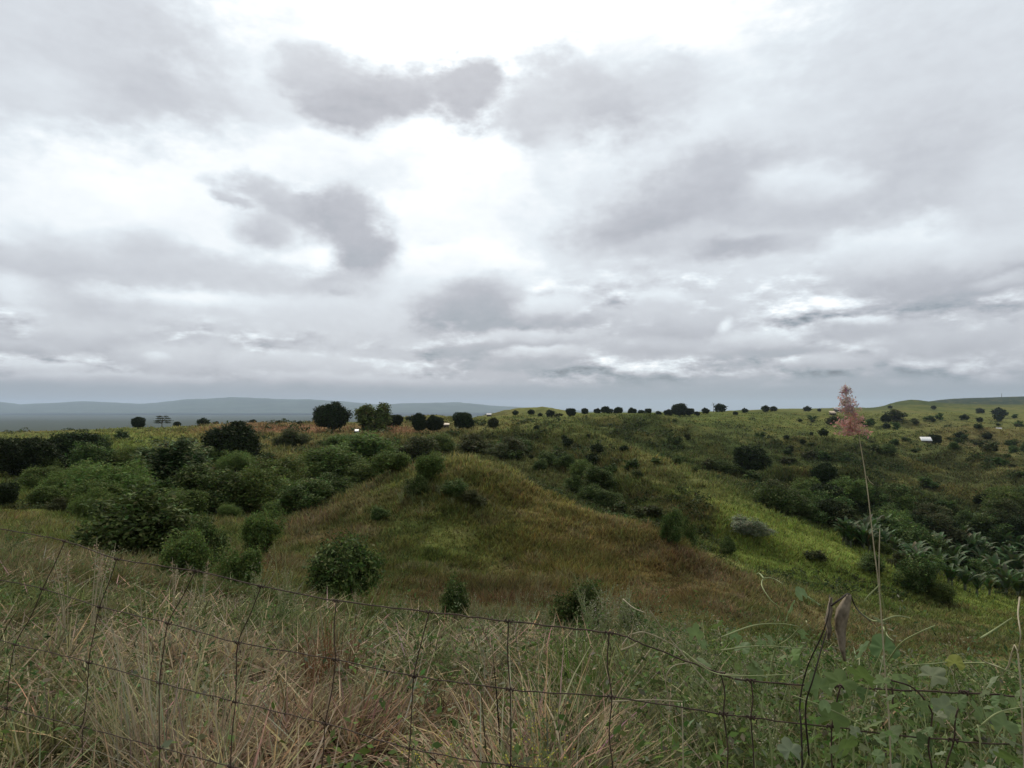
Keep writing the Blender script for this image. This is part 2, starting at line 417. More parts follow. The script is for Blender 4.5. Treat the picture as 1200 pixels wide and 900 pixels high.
tint = nt.nodes.new('ShaderNodeValToRGB')
nt.links.new(L.s, tint.inputs[0])
e = tint.color_ramp.elements
e[0].position = 0.30; e[0].color = (0.85, 0.965, 1.09, 1)
e[1].position = 0.42; e[1].color = (0.93, 0.965, 1.06, 1)
x_ = e.new(0.55); x_.color = (0.935, 0.98, 1.05, 1)
x_ = e.new(0.72); x_.color = (0.92, 0.99, 1.045, 1)
x_ = e.new(0.95); x_.color = (0.99, 1.0, 0.995, 1)
vm = nt.nodes.new('ShaderNodeVectorMath'); vm.operation = 'SCALE'
nt.links.new(tint.outputs[0], vm.inputs[0]); nt.links.new(L.s, vm.inputs['Scale'])
bg_cloud = nt.nodes.new('ShaderNodeBackground'); bg_cloud.inputs['Strength'].default_value = 1.0
nt.links.new(vm.outputs[0], bg_cloud.inputs['Color'])
mixw = nt.nodes.new('ShaderNodeMixShader'); mixw.inputs[0].default_value = 0.96
nt.links.new(bg_sky.outputs[0], mixw.inputs[1]); nt.links.new(bg_cloud.outputs[0], mixw.inputs[2])
nt.links.new(mixw.outputs[0], out.inputs['Surface'])

sun = bpy.data.lights.new('sun', 'SUN'); sun.energy = 2.0; sun.angle = R(12.0); sun.color = (1.0, 0.91, 0.78)
sun_ob = bpy.data.objects.new('sun', sun)
sun_ob.rotation_euler = (math.pi / 2 - SUN_EL, 0, math.pi - SUN_AZ)
COL.objects.link(sun_ob)
_d = Vector((math.sin(SUN_AZ) * math.cos(SUN_EL), math.cos(SUN_AZ) * math.cos(SUN_EL), math.sin(SUN_EL)))
sun_ob.rotation_euler = (-_d).to_track_quat('-Z', 'Y').to_euler()
sun_ob.location = (0, 0, 200)

# ------------------------------------------------------------------ materials
def mat(name):
    m = bpy.data.materials.new(name); m.use_nodes = True
    n = m.node_tree.nodes; n.clear(); S.nt = m.node_tree
    return m, m.node_tree, n.new('ShaderNodeOutputMaterial')


def leaf_material(name, rough=0.6, trans=0.25, spec=0.3, base=None, var=0.0):
    """surface coloured by the attribute 'tone' (or a plain colour), part of the light passing through"""
    m, t, o = mat(name)
    if base is None:
        a = t.nodes.new('ShaderNodeAttribute'); a.attribute_name = 'tone'; csock = a.outputs['Color']
    else:
        rgb = t.nodes.new('ShaderNodeRGB'); rgb.outputs[0].default_value = (*base, 1); csock = rgb.outputs[0]
    oi = t.nodes.new('ShaderNodeObjectInfo')
    hs = t.nodes.new('ShaderNodeHueSaturation')
    t.links.new(csock, hs.inputs['Color']); hs.inputs['Saturation'].default_value = 1.06
    v = S(oi.outputs['Random'])
    t.links.new((v * var + (1 - var / 2)).s, hs.inputs['Value'])
    t.links.new((v * (var * 0.08) + (0.5 - var * 0.04)).s, hs.inputs['Hue'])
    p = t.nodes.new('ShaderNodeBsdfPrincipled')
    p.inputs['Roughness'].default_value = rough
    p.inputs['Specular IOR Level'].default_value = spec
    t.links.new(hs.outputs[0], p.inputs['Base Color'])
    if trans > 0:
        tr = t.nodes.new('ShaderNodeBsdfTranslucent'); t.links.new(hs.outputs[0], tr.inputs[0])
        mx = t.nodes.new('ShaderNodeMixShader'); mx.inputs[0].default_value = trans
        t.links.new(p.outputs[0], mx.inputs[1]); t.links.new(tr.outputs[0], mx.inputs[2])
        t.links.new(mx.outputs[0], o.inputs[0])
    else:
        t.links.new(p.outputs[0], o.inputs[0])
    return m


def plain(name, col, rough=0.8, spec=0.3, nscale=0, namp=0.3, metal=0):
    m, t, o = mat(name)
    p = t.nodes.new('ShaderNodeBsdfPrincipled')
    p.inputs['Roughness'].default_value = rough; p.inputs['Specular IOR Level'].default_value = spec
    p.inputs['Metallic'].default_value = metal
    p.inputs['Base Color'].default_value = (*col, 1)
    if nscale:
        c = t.nodes.new('ShaderNodeTexCoord')
        n = noise(c.outputs['Object'], nscale, 5, 0.6)
        cr_ = t.nodes.new('ShaderNodeValToRGB'); t.links.new(n.s, cr_.inputs[0])
        cr_.color_ramp.elements[0].position = 0.3; cr_.color_ramp.elements[1].position = 0.72
        cr_.color_ramp.elements[0].color = (*[k * (1 - namp) for k in col], 1)
        cr_.color_ramp.elements[1].color = (*[min(1, k * (1 + namp)) for k in col], 1)
        t.links.new(cr_.outputs[0], p.inputs['Base Color'])
    t.links.new(p.outputs[0], o.inputs[0])
    return m


M_GRASS = leaf_material('grass_blades', 0.85, 0.25, 0.02)
M_DARK = leaf_material('dense_leaves', 0.7, 0.12, 0.06, None, 0.3)
M_LEAF = leaf_material('shrub_leaves', 0.7, 0.25, 0.06, None, 0.35)
M_BIG = leaf_material('banana_leaves', 0.6, 0.25, 0.2, None, 0.25)
M_VINE = leaf_material('vine_leaves', 0.6, 0.35, 0.2, None, 0.25)
M_BARK = plain('bark', (0.10, 0.075, 0.055), 0.9, 0.2, 9, 0.4)
M_WIRE = plain('rusty_wire', (0.065, 0.043, 0.031), 0.75, 0.3, 40, 0.6, 0.2)
M_STRAW = plain('dry_stalk', (0.36, 0.31, 0.20), 0.7, 0.2, 20, 0.25)
M_GSTEM = plain('green_stem', (0.22, 0.25, 0.10), 0.6, 0.3, 20, 0.25)
M_BSTEM = plain('banana_stem', (.075, .085, .045), .7, .2, 12, .4)
M_PINK = leaf_material('pink_seeds', 0.7, 0.45, 0.1, None, 0)
M_ROOF = plain('pale_roof_sheet', (0.60, 0.61, 0.60), 0.45, 0.4, 3, 0.1)
M_RUSTROOF = plain('tan_roof_sheet', (0.42, 0.34, 0.24), 0.6, 0.3, 3, 0.2)
M_WALL = plain('weathered_boards', (0.09, 0.075, 0.06), 0.85, 0.2, 4, 0.35)
M_DOOR = plain('dark_opening', (0.03, 0.027, 0.025), 0.9, 0.1)

# ------------------------------------------------------------------ colours of the grassland (what grows where, plus shade painted over the relief)
OLIVE = (0.165, 0.176, 0.064); GREEN = (0.110, 0.155, 0.040); LUSH = (0.200, 0.240, 0.066); GOLD = (0.230, 0.195, 0.070)
BROWN = (0.190, 0.145, 0.075); RUST = (0.175, 0.112, 0.058); DARKG = (0.058, 0.078, 0.030); STRAW = (0.25, 0.21, 0.13); SOIL = (0.26, 0.155, 0.092)
# (px, half width px, depth, log-depth spread, colour, weight)
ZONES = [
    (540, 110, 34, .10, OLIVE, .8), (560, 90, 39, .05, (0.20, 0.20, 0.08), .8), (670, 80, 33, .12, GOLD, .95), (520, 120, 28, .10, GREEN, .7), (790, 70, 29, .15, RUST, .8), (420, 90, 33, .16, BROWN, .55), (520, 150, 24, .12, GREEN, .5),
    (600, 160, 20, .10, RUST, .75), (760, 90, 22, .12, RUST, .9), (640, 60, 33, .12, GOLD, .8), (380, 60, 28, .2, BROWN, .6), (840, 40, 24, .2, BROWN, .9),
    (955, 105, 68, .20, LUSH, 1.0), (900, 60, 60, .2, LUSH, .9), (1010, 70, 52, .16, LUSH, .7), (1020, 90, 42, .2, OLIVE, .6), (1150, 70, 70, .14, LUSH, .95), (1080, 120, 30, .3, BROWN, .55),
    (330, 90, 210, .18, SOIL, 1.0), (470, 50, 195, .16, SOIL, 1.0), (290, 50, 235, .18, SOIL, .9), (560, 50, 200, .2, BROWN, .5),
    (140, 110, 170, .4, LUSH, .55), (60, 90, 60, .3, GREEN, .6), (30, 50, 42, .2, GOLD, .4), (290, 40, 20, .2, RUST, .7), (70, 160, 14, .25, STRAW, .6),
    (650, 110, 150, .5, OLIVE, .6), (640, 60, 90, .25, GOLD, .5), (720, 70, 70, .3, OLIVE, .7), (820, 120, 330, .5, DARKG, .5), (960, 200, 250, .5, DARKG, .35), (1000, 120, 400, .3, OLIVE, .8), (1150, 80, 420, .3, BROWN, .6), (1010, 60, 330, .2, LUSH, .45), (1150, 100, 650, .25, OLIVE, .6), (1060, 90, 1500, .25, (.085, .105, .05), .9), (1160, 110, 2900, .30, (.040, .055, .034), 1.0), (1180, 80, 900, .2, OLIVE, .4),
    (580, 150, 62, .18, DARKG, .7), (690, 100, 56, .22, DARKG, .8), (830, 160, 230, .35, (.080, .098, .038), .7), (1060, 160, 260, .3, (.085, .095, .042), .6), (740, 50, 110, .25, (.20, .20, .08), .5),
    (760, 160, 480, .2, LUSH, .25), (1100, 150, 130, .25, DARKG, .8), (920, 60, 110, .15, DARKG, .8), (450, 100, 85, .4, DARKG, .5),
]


# fields of one kind of grass; knoll's hollow shade and crest highlight painted in
CLEAR = [(955, 115, 70, .17, LUSH, .85), (890, 50, 62, .15, LUSH, .6), (1150, 80, 70, .10, LUSH, .5), (1000, 60, 54, .12, GREEN, .5), (610, 100, 37, .14, (0.235, 0.205, 0.075), .55), (520, 90, 33, .18, (0.165, 0.180, 0.060), .5), (700, 60, 31, .16, GOLD, .6), (585, 150, 92, .50, (.068, .078, .034), .75), (560, 120, 22.5, .14, (.105, .070, .038), .7), (560, 75, 39, .07, (0.29, 0.28, 0.11), .75), (680, 70, 33.5, .08, (0.26, 0.225, 0.09), .6)]


def grass_colour(x, y):
    x = np.asarray(x, float); y = np.asarray(y, float)
    az = np.clip(np.arctan2(x, y), -0.88, 0.88); r = np.hypot(x, y); D = np.maximum(r * np.cos(az), .5); px = 600 + F * np.tan(az)
    jx = 45 * fbm(px / 60, np.log(D) * 7, 55, 3); jd = 0.5 * fbm(px / 60, np.log(D) * 7, 77, 3)
    c = np.empty(x.shape + (3,)); c[...] = OLIVE
    # natural patchiness at several sizes
    n1 = fbm(x / 60, y / 60, 90, 4); n2 = fbm(x / 14, y / 14, 95, 4); n3 = fbm(x / 3.0, y / 3.0, 99, 4)
    def mixc(w, col):
        nonlocal c
        c = c + w[..., None] * (np.array(col) - c)
    # shade put into the colour: gullies darker (lusher growth too), ribs lighter (drier too)
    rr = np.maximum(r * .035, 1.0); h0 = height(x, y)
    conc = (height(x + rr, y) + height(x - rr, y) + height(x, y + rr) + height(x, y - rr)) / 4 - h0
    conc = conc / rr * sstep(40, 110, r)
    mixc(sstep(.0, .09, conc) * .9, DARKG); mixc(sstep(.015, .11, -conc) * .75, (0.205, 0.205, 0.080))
    mixc(sstep(.0, .22, n1) * .45, DARKG); mixc(sstep(.02, .22, -n1) * .4, BROWN)
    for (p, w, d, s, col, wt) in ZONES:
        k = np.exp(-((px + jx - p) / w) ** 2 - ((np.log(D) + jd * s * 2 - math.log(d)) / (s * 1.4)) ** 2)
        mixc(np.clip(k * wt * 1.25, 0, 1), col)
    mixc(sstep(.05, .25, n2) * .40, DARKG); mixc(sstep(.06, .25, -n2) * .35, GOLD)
    mixc(sstep(.03, .2, n3) * .45 * (r < 80), GREEN); mixc(sstep(.03, .2, -n3) * .45 * (r < 80), BROWN)
    for (p, w, d, s, col, wt) in CLEAR:
        k = np.exp(-((px + jx * .3 - p) / w) ** 4 - ((np.log(D) - math.log(d)) / s) ** 4)
        mixc(np.clip(k * wt, 0, 1), col)
    near = (1 - sstep(8, 18, r)); mixc(near * .65, (0.070, 0.055, 0.034))
    n4 = fbm(x / 1.1, y / 1.1, 103, 3); mixc(sstep(.05, .2, n4) * .4 * (r < 60), DARKG); mixc(sstep(.05, .2, -n4) * .35 * (r < 60), STRAW)
    return c


# ------------------------------------------------------------------ mesh helpers
def make_mesh(name, verts, quads=None, tris=None, material=None, tone=None, tone_v=None, smooth_=False):
    verts = np.ascontiguousarray(verts, np.float32)
    me = bpy.data.meshes.new(name)
    me.vertices.add(len(verts)); me.vertices.foreach_set('co', verts.ravel())
    nq = 0 if quads is None else len(quads); nt_ = 0 if tris is None else len(tris)
    idx = []
    if nq: idx.append(np.asarray(quads, np.int32).ravel())
    if nt_: idx.append(np.asarray(tris, np.int32).ravel())
    idx = np.concatenate(idx)
    me.loops.add(len(idx)); me.loops.foreach_set('vertex_index', idx)
    me.polygons.add(nq + nt_)
    st = np.concatenate([np.arange(nq) * 4, nq * 4 + np.arange(nt_) * 3]).astype(np.int32)
    me.polygons.foreach_set('loop_start', st)
    if smooth_: me.polygons.foreach_set('use_smooth', np.ones(nq + nt_, bool))
    me.update(calc_edges=True)
    if tone is not None:      # one colour per face
        a = me.attributes.new('tone', 'FLOAT_COLOR', 'FACE')
        a.data.foreach_set('color', np.c_[tone, np.ones(len(tone))].astype(np.float32).ravel())
    if tone_v is not None:
        a = me.attributes.new('tone', 'FLOAT_COLOR', 'POINT')
        a.data.foreach_set('color', np.c_[tone_v, np.ones(len(tone_v))].astype(np.float32).ravel())
    if material: me.materials.append(material)
    return me


def link(name, me, parent=None):
    o = bpy.data.objects.new(name, me); COL.objects.link(o)
    if parent: o.parent = parent
    return o


def tag(o, label, cat, group=None):
    o['label'] = label; o['category'] = cat
    if group: o['group'] = group
    return o


def thing(name, label, cat, loc=(0, 0, 0), group=None):
    return tag(_place(link(name, None), loc), label, cat, group)


def _place(o, loc):
    o.location = loc; return o


class MB:
    """collects tubes, leaves and boxes, then links them as one mesh"""
    def __init__(self): self.v = []; self.q = []; self.t = []; self.n = 0

    def tube(self, pts, rad, sides=6, cap=True):
        pts = [Vector(p) for p in pts]
        if not hasattr(rad, '__len__'): rad = [rad] * len(pts)
        rings = []
        for i, p in enumerate(pts):
            d = (pts[min(i + 1, len(pts) - 1)] - pts[max(i - 1, 0)])
            d = d.normalized() if d.length > 1e-9 else Vector((0, 0, 1))
            a = d.orthogonal().normalized() if i == 0 else (a - d * a.dot(d)).normalized()
            b = d.cross(a)
            rings.append(self.n)
            for k in range(sides):
                an = 2 * math.pi * k / sides
                self.v.append(p + (a * math.cos(an) + b * math.sin(an)) * rad[i]); self.n += 1
        for i in range(len(pts) - 1):
            for k in range(sides):
                k2 = (k + 1) % sides
                self.q.append((rings[i] + k, rings[i] + k2, rings[i + 1] + k2, rings[i + 1] + k))
        if cap:
            for r_, p, flip in ((rings[0], pts[0], 1), (rings[-1], pts[-1], 0)):
                self.v.append(p); c = self.n; self.n += 1
                for k in range(sides):
                    k2 = (k + 1) % sides
                    self.t.append((c, r_ + k2, r_ + k) if flip else (c, r_ + k, r_ + k2))
        return self

    def poly(self, verts, quads=(), tris=()):
        o = self.n
        self.v += [Vector(p) for p in verts]; self.n += len(verts)
        self.q += [tuple(o + i for i in f) for f in quads]; self.t += [tuple(o + i for i in f) for f in tris]
        return self

    def box(self, lo, hi):
        x0, y0, z0 = lo; x1, y1, z1 = hi
        return self.poly([(x0, y0, z0), (x1, y0, z0), (x1, y1, z0), (x0, y1, z0), (x0, y0, z1), (x1, y0, z1), (x1, y1, z1), (x0, y1, z1)],
                         [(0, 3, 2, 1), (4, 5, 6, 7), (0, 1, 5, 4), (1, 2, 6, 5), (2, 3, 7, 6), (3, 0, 4, 7)])

    def mesh(self, name, material, tone=None, smooth_=True):
        tv = None if tone is None else np.tile(np.array(tone), (self.n, 1))
        return make_mesh(name, np.array([tuple(p) for p in self.v]), self.q if self.q else None, self.t if self.t else None, material, None, tv, smooth_)

    def build(self, name, material, parent=None, tone=None, smooth_=True):
        return link(name, self.mesh(name, material, tone, smooth_), parent)


def curve_pts(ctrl, n=8):
    """Catmull-Rom through control points"""
    c = [Vector(p) for p in ctrl]
    c = [c[0] * 2 - c[1]] + c + [c[-1] * 2 - c[-2]]
    o = []
    for i in range(1, len(c) - 2):
        for k in range(n):
            t = k / n
            p0, p1, p2, p3 = c[i - 1:i + 3]
            o.append(0.5 * ((2 * p1) + (p2 - p0) * t + (2 * p0 - 5 * p1 + 4 * p2 - p3) * t * t + (3 * p1 - p0 - 3 * p2 + p3) * t ** 3))
    o.append(c[-2])
    return o


# ------------------------------------------------------------------ ground sheet
def build_ground():
    fine_az = np.linspace(-0.84, 0.84, 760)
    rest = np.linspace(0.84, 2 * math.pi - 0.84, 90)[1:-1]
    az = np.concatenate([fine_az, rest]); na = len(az)
    r = np.concatenate([[0.25], np.exp(np.linspace(math.log(0.6), math.log(22000), 620))]); nr = len(r)
    A_, R_ = np.meshgrid(az, r, indexing='ij')
    x = np.sin(A_) * R_; y = np.cos(A_) * R_
    z = height(x, y)
    v = np.stack([x, y, z], -1).reshape(-1, 3)
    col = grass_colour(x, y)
    plain_w = sstep(700, 2500, np.hypot(x, y))[..., None] * (x < 400)[..., None]
    col = col + plain_w * (np.array((0.07, 0.08, 0.055)) - col)
    i = np.arange(na); i2 = (i + 1) % na
    j = np.arange(nr - 1)
    I, J = np.meshgrid(i, j, indexing='ij'); I2 = i2[I]
    q = np.stack([I * nr + J, I * nr + J + 1, I2 * nr + J + 1, I2 * nr + J], -1).reshape(-1, 4)
    q = q[:, ::-1]
    c = len(v); v = np.vstack([v, [[0, 0, float(height(0.0, 0.01))]]]); col = np.vstack([col.reshape(-1, 3), [OLIVE]])
    tr = np.stack([np.full(na, c), i2 * nr, i * nr], -1)
    m, t, o = mat('grassland')
    a = t.nodes.new('ShaderNodeAttribute'); a.attribute_name = 'tone'
    g_ = t.nodes.new('ShaderNodeNewGeometry')
    n1 = noise(g_.outputs['Position'], 0.9, 9, 0.68)
    n2 = noise(g_.outputs['Position'], 0.12, 9, 0.65)
    hs = t.nodes.new('ShaderNodeHueSaturation'); t.links.new(a.outputs['Color'], hs.inputs['Color']); hs.inputs['Saturation'].default_value = 1.06
    t.links.new((n1 * 1.1 + n2 * 1.0 - 0.22).s, hs.inputs['Value'])
    t.links.new((n2 * 0.06 + 0.47).s, hs.inputs['Hue'])
    p = t.nodes.new('ShaderNodeBsdfPrincipled'); p.inputs['Roughness'].default_value = 0.95; p.inputs['Specular IOR Level'].default_value = 0.0
    t.links.new(hs.outputs[0], p.inputs['Base Color'])
    bp = t.nodes.new('ShaderNodeBump'); bp.inputs['Strength'].default_value = 0.7; bp.inputs['Distance'].default_value = 0.5
    t.links.new((n1 * 0.5 + n2 * 1.6).s, bp.inputs['Height'])
    t.links.new(bp.outputs[0], p.inputs['Normal'])
    t.links.new(p.outputs[0], o.inputs[0])
    ob = link('ground', make_mesh('ground', v, q, tr, m, None, col, True))
    ob['kind'] = 'structure'
    return ob


build_ground()

# ------------------------------------------------------------------ far mountains
def build_mountains():
    prof = [(-320, 474), (-100, 472), (0, 474), (25, 477), (60, 475), (110, 473), (170, 475.5), (215, 471), (270, 467.5), (320, 470), (365, 470.5), (400, 473), (440, 476), (490, 474), (535, 473.5), (575, 477), (640, 481), (760, 487)]
    n = 420
    px = np.linspace(-320, 760, n)
    top = np.interp(px, [p[0] for p in prof], [p[1] for p in prof])
    top = top + 2.2 * fbm(px / 45, px * 0, 5, 4) + 0.8 * fbm(px / 12, px * 0, 6, 3)
    rows = []
    for k, (D, fr) in enumerate([(12500, 0.0), (13200, .18), (14000, .5), (14800, .8), (15600, 1.0), (17000, .5), (18500, 0)]):
        q = (px - 600) / F
        ztop = CAMZ - (top - 2.5 - 478) / F * 15600
        z = -106 + (ztop + 106) * np.clip(fr + (0 if fr in (0, 1) else 1) * .35 * fbm(px / 30 + k * 3.1, px * 0 + k, 8, 4), 0, 1)
        rows.append(np.stack([q * D, np.full(n, float(D)), z], -1))
    v = np.array(rows); nr = len(rows)
    I, J = np.meshgrid(np.arange(nr - 1), np.arange(n - 1), indexing='ij')
    q = np.stack([I * n + J, I * n + J + 1, (I + 1) * n + J + 1, (I + 1) * n + J], -1).reshape(-1, 4)
    m = plain('forested_mountain', (0.05, 0.07, 0.045), 0.95, 0.05, 0.002, 0.4)
    o = link('mountains', make_mesh('mountains', v.reshape(-1, 3), q, None, m, None, None, True)); o['kind'] = 'structure'


build_mountains()

# ------------------------------------------------------------------ haze
def build_haze():
    mb = MB(); mb.box((-23000, -23000, -130), (23000, 23000, 260))
    m, t, o = mat('haze')
    pv = t.nodes.new('ShaderNodeVolumePrincipled')
    pv.inputs['Color'].default_value = (0.62, 0.76, 0.95, 1)
    pv.inputs['Density'].default_value = HAZE
    pv.inputs['Anisotropy'].default_value = 0.2
    t.links.new(pv.outputs[0], o.inputs['Volume'])
    ob = mb.build('haze', m, None, None, False); ob['kind'] = 'stuff'
    ob.display_type = 'WIRE'


HAZE = 4.2e-5
build_haze()

# ------------------------------------------------------------------ grass: blades as folded strips
def blades(root, az, length, width, lean, curl, col, seg=3):
    """root (N,3); each blade leans by 'lean' (rad) towards az and curls by 'curl' (rad) along its length"""
    N = len(root)
    d = np.stack([np.cos(az), np.sin(az), np.zeros(N)], -1)
    side = np.stack([-np.sin(az), np.cos(az), np.zeros(N)], -1)
    tw = rng.uniform(-.9, .9, N)
    side = side * np.cos(tw)[:, None] + d * np.sin(tw)[:, None]
    P = root.copy(); V = np.empty((N, (seg + 1) * 2, 3))
    for k in range(seg + 1):
        f = k / seg
        w = width * (1 - f ** 1.6) * 0.5 + width * 0.04
        V[:, 2 * k] = P - side * w[:, None]; V[:, 2 * k + 1] = P + side * w[:, None]
        a = lean + curl * (f + .5 / seg)
        P = P + (d * np.sin(a)[:, None] + np.array([0, 0, 1.0]) * np.cos(a)[:, None]) * (length / seg)[:, None]
    b = (np.arange(N) * (seg + 1) * 2)[:, None]
    q = np.concatenate([np.stack([b + 2 * k, b + 2 * k + 1, b + 2 * k + 3, b + 2 * k + 2], -1) for k in range(seg)], 1).reshape(-1, 4)
    tone = np.repeat(col, seg, axis=0)
    return V.reshape(-1, 3), q, tone


class Pile:
    def __init__(self): self.V = []; self.Q = []; self.C = []; self.n = 0
    def add(self, V, q, c): self.V.append(V); self.Q.append(q + self.n); self.C.append(c); self.n += len(V)
    def build(self, name, material, parent=None):
        return link(name, make_mesh(name, np.concatenate(self.V), np.concatenate(self.Q), None, material, np.concatenate(self.C)), parent)


def jitter(col, amt):
    n = len(col)
    return np.clip(col * (1 + amt * rng.normal(0, 1, (n, 1))) * (1 + .10 * rng.normal(0, 1, (n, 3))), 0.008, 0.6)


def tuft_field(pts, per, length, width, spread, col, lean=(.1, .6), curl=(.2, 1.0), seg=2, jit=.28):
    """pts (N,3) tufts of 'per' blades; length/width/spread arrays per tuft"""
    N = len(pts)
    i = np.repeat(np.arange(N), per); n = len(i)
    a = rng.uniform(0, 2 * np.pi, n); rr = np.sqrt(rng.uniform(0, 1, n)) * spread[i]
    root = pts[i] + np.stack([np.cos(a) * rr, np.sin(a) * rr, -0.02 * np.ones(n)], -1)
    return blades(root, a + rng.normal(0, .9, n), length[i] * rng.uniform(.55, 1.15, n), width[i] * rng.uniform(.7, 1.3, n),
                  rng.uniform(*lean, n), rng.uniform(*curl, n), jitter(col[i], jit), seg)


def screen_points(n, x0, x1, y0, y1, dmin, dmax):
    px = rng.uniform(x0, x1, n); py = rng.uniform(y0, y1, n)
    D = hit(px, py, dmin)
    D = D * rng.uniform(.985, 1.0, n)
    ok = np.isfinite(D) & (D > dmin) & (D < dmax)
    qx, _ = ray(px[ok], py[ok])
    x = qx * D[ok]; y = D[ok]
    return np.stack([x, y, height(x, y)], -1)


def build_grass():
    # hillsides, 12 m to 900 m
    pile = Pile()
    P = screen_points(90000, -40, 1240, 484, 770, 11, 900)
    D = P[:, 1]
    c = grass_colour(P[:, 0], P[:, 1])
    hgt = np.clip(0.45 + 0.9 * fbm(P[:, 0] / 3, P[:, 1] / 3, 201, 3), .12, 1.0) * np.clip(D / 60, .8, 2.2)
    pile.add(*tuft_field(P, 6, hgt, np.clip(D * .0014, .02, .5), np.clip(D * .006, .12, 2.0), c, (.1, .8), (.2, 1.0), 2, .30))
    o = pile.build('hillside_grass', M_GRASS); o['kind'] = 'stuff'
    # verge below the fence: world-space scatter, denser close up
    pile = Pile()
    N = 25000
    D = np.exp(rng.uniform(math.log(1.0), math.log(15), N)); q = rng.uniform(-1.0, 1.0, N); q *= 1 + .9 * (1 - sstep(2.5, 7, D)) * rng.uniform(0, 1, N)
    P = np.stack([q * D, D, np.zeros(N)], -1); P[:, 2] = height(P[:, 0], P[:, 1])
    px = 600 + F * q
    n1 = fbm(P[:, 0] / 1.3, P[:, 1] / 1.3, 301, 3); n2 = fbm(P[:, 0] / .5, P[:, 1] / .5, 311, 3); n3 = fbm(P[:, 0] / 2.2, P[:, 1] / 2.2, 321, 3)
    straw = np.array((.385, .295, .190)); grey = np.array((.215, .195, .115)); red = np.array((.205, .125, .080)); olive = np.array((.150, .155, .066)); green = np.array((.105, .150, .045))
    c = np.tile(grey, (N, 1))
    def mx(w, col):
        nonlocal c
        c = c + np.clip(w, 0, 1)[:, None] * (col - c)
    mx(sstep(-.05, .2, n1) * .8, olive)
    mx(sstep(-.1, .15, n3) * .7 * sstep(150, 420, px) * (1 - sstep(560, 700, px)) * (1 - sstep(3.8, 6, D)), red)
    mx(sstep(-.1, .2, -n1) * .85 * (1 - sstep(600, 800, px)) * (1 - sstep(4, 7, D)), straw)
    mx(sstep(600, 860, px) * (.42 + n2 * 2.4) * (1 - sstep(7, 12, D) * .6), green)
    mx(sstep(5, 7, D) * sstep(-.1, .2, n3) * .6, green)
    mx(sstep(8, 12, D) * .55, np.array(BROWN))
    L_ = np.clip(.30 + .35 * n3 + .30 * n2, .12, .62)
    L_ *= 1 - .35 * sstep(1.0, 2.4, 3.4 - D)            # trodden short beside the road
    dry = np.linalg.norm(c - straw, axis=1) < .09
    clump = fbm(P[:, 0] / .35, P[:, 1] / .35, 341, 2)
    keep = clump > -.07
    P, c, L_, dry, D, clump = P[keep], c[keep], L_[keep] * (.8 + 1.6 * np.clip(clump[keep], -.1, .3)), dry[keep], D[keep], clump[keep]
    f = 1 + D / 8
    pile.add(*tuft_field(P[~dry], 24, L_[~dry], .0088 * f[~dry], .075 * f[~dry], c[~dry], (.1, .9), (.3, 1.8), 3, .38))
    pile.add(*tuft_field(P[dry], 26, L_[dry] * 1.1, .0074 * f[dry], .12 * f[dry], c[dry], (.2, 1.5), (.3, 2.4), 4, .45))
    # flattened pale stalks lying across one another
    k = rng.uniform(0, 1, len(P)) < .16 * (1 - sstep(600, 860, 600 + F * P[:, 0] / P[:, 1])) + .05
    pile.add(*tuft_field(P[k] + np.array([0, 0, .12]), 5, np.full(k.sum(), .5), .0066 * f[k], .15 * f[k], np.tile((.36, .29, .19), (k.sum(), 1)), (.9, 1.9), (-.4, .6), 3, .25))
    o = pile.build('verge_grass', M_GRASS); o['kind'] = 'stuff'
    # broad-leaved low weeds between the grass (ground cover)
    N = 2600
    D = np.exp(rng.uniform(math.log(1.6), math.log(14), N)); q = rng.uniform(-.95, .95, N)
    keep = rng.uniform(0, 1, N) < .12 + .88 * sstep(380, 860, 600 + F * q + 120 * fbm(q * 4, D, 401, 3))
    D = D[keep]; q = q[keep]; N = len(D)
    P = np.stack([q * D, D, np.zeros(N)], -1); P[:, 2] = height(P[:, 0], P[:, 1])
    pile = Pile(); V, Q, C = [], [], []
    per = 26; i = np.repeat(np.arange(N), per); n = len(i)
    h = np.clip(.32 + .35 * fbm(P[:, 0], P[:, 1], 411, 3), .12, .6)[i]
    cen = P[i] + np.stack([rng.normal(0, .085, n), rng.normal(0, .085, n), h * rng.uniform(.1, 1, n)], -1)
    gcol = np.where(rng.uniform(0, 1, (N, 1)) < .3, np.array([[.17, .18, .10]]), np.array([[.095, .140, .042]]))
    leaf_quads(pile, cen, rng.uniform(.010, .026, n) * (1 + D[i] / 20), jitter(gcol[i], .25), .55)
    o = pile.build('low_weeds', M_LEAF); o['kind'] = 'stuff'
    # knee-high weeds, stems with small leaves, along the far edge of the verge
    N = 900
    D = np.exp(rng.uniform(math.log(3.2), math.log(17), N)); q = rng.uniform(-.9, .9, N); px = 600 + F * q
    keep = (rng.uniform(0, 1, N) < np.clip(.25 + .6 * sstep(5, 10, D) + .5 * sstep(620, 800, px), 0, 1)) & (fbm(q * 6, np.log(D) * 4, 431, 3) > -.08)
    D = D[keep]; q = q[keep]; N = len(D)
    P = np.stack([q * D, D, np.zeros(N)], -1); P[:, 2] = height(P[:, 0], P[:, 1])
    per = 60; i = np.repeat(np.arange(N), per); n = len(i); h = rng.uniform(.3, .85, N); f = rng.uniform(.08, 1, n)
    st = rng.integers(0, 5, n); sx = np.sin(i * 12.99 + st * 4.1); sy = np.cos(i * 7.31 + st * 2.7)
    cen = P[i] + np.stack([sx * .16 * f + rng.normal(0, .03, n), sy * .16 * f + rng.normal(0, .03, n), f * h[i]], -1)
    kind = rng.uniform(0, 1, (N, 1))
    gcol = np.where(kind < .25, np.array([[.20, .20, .12]]), np.where(kind < .6, np.array([[.11, .145, .055]]), np.array([[.075, .115, .04]])))
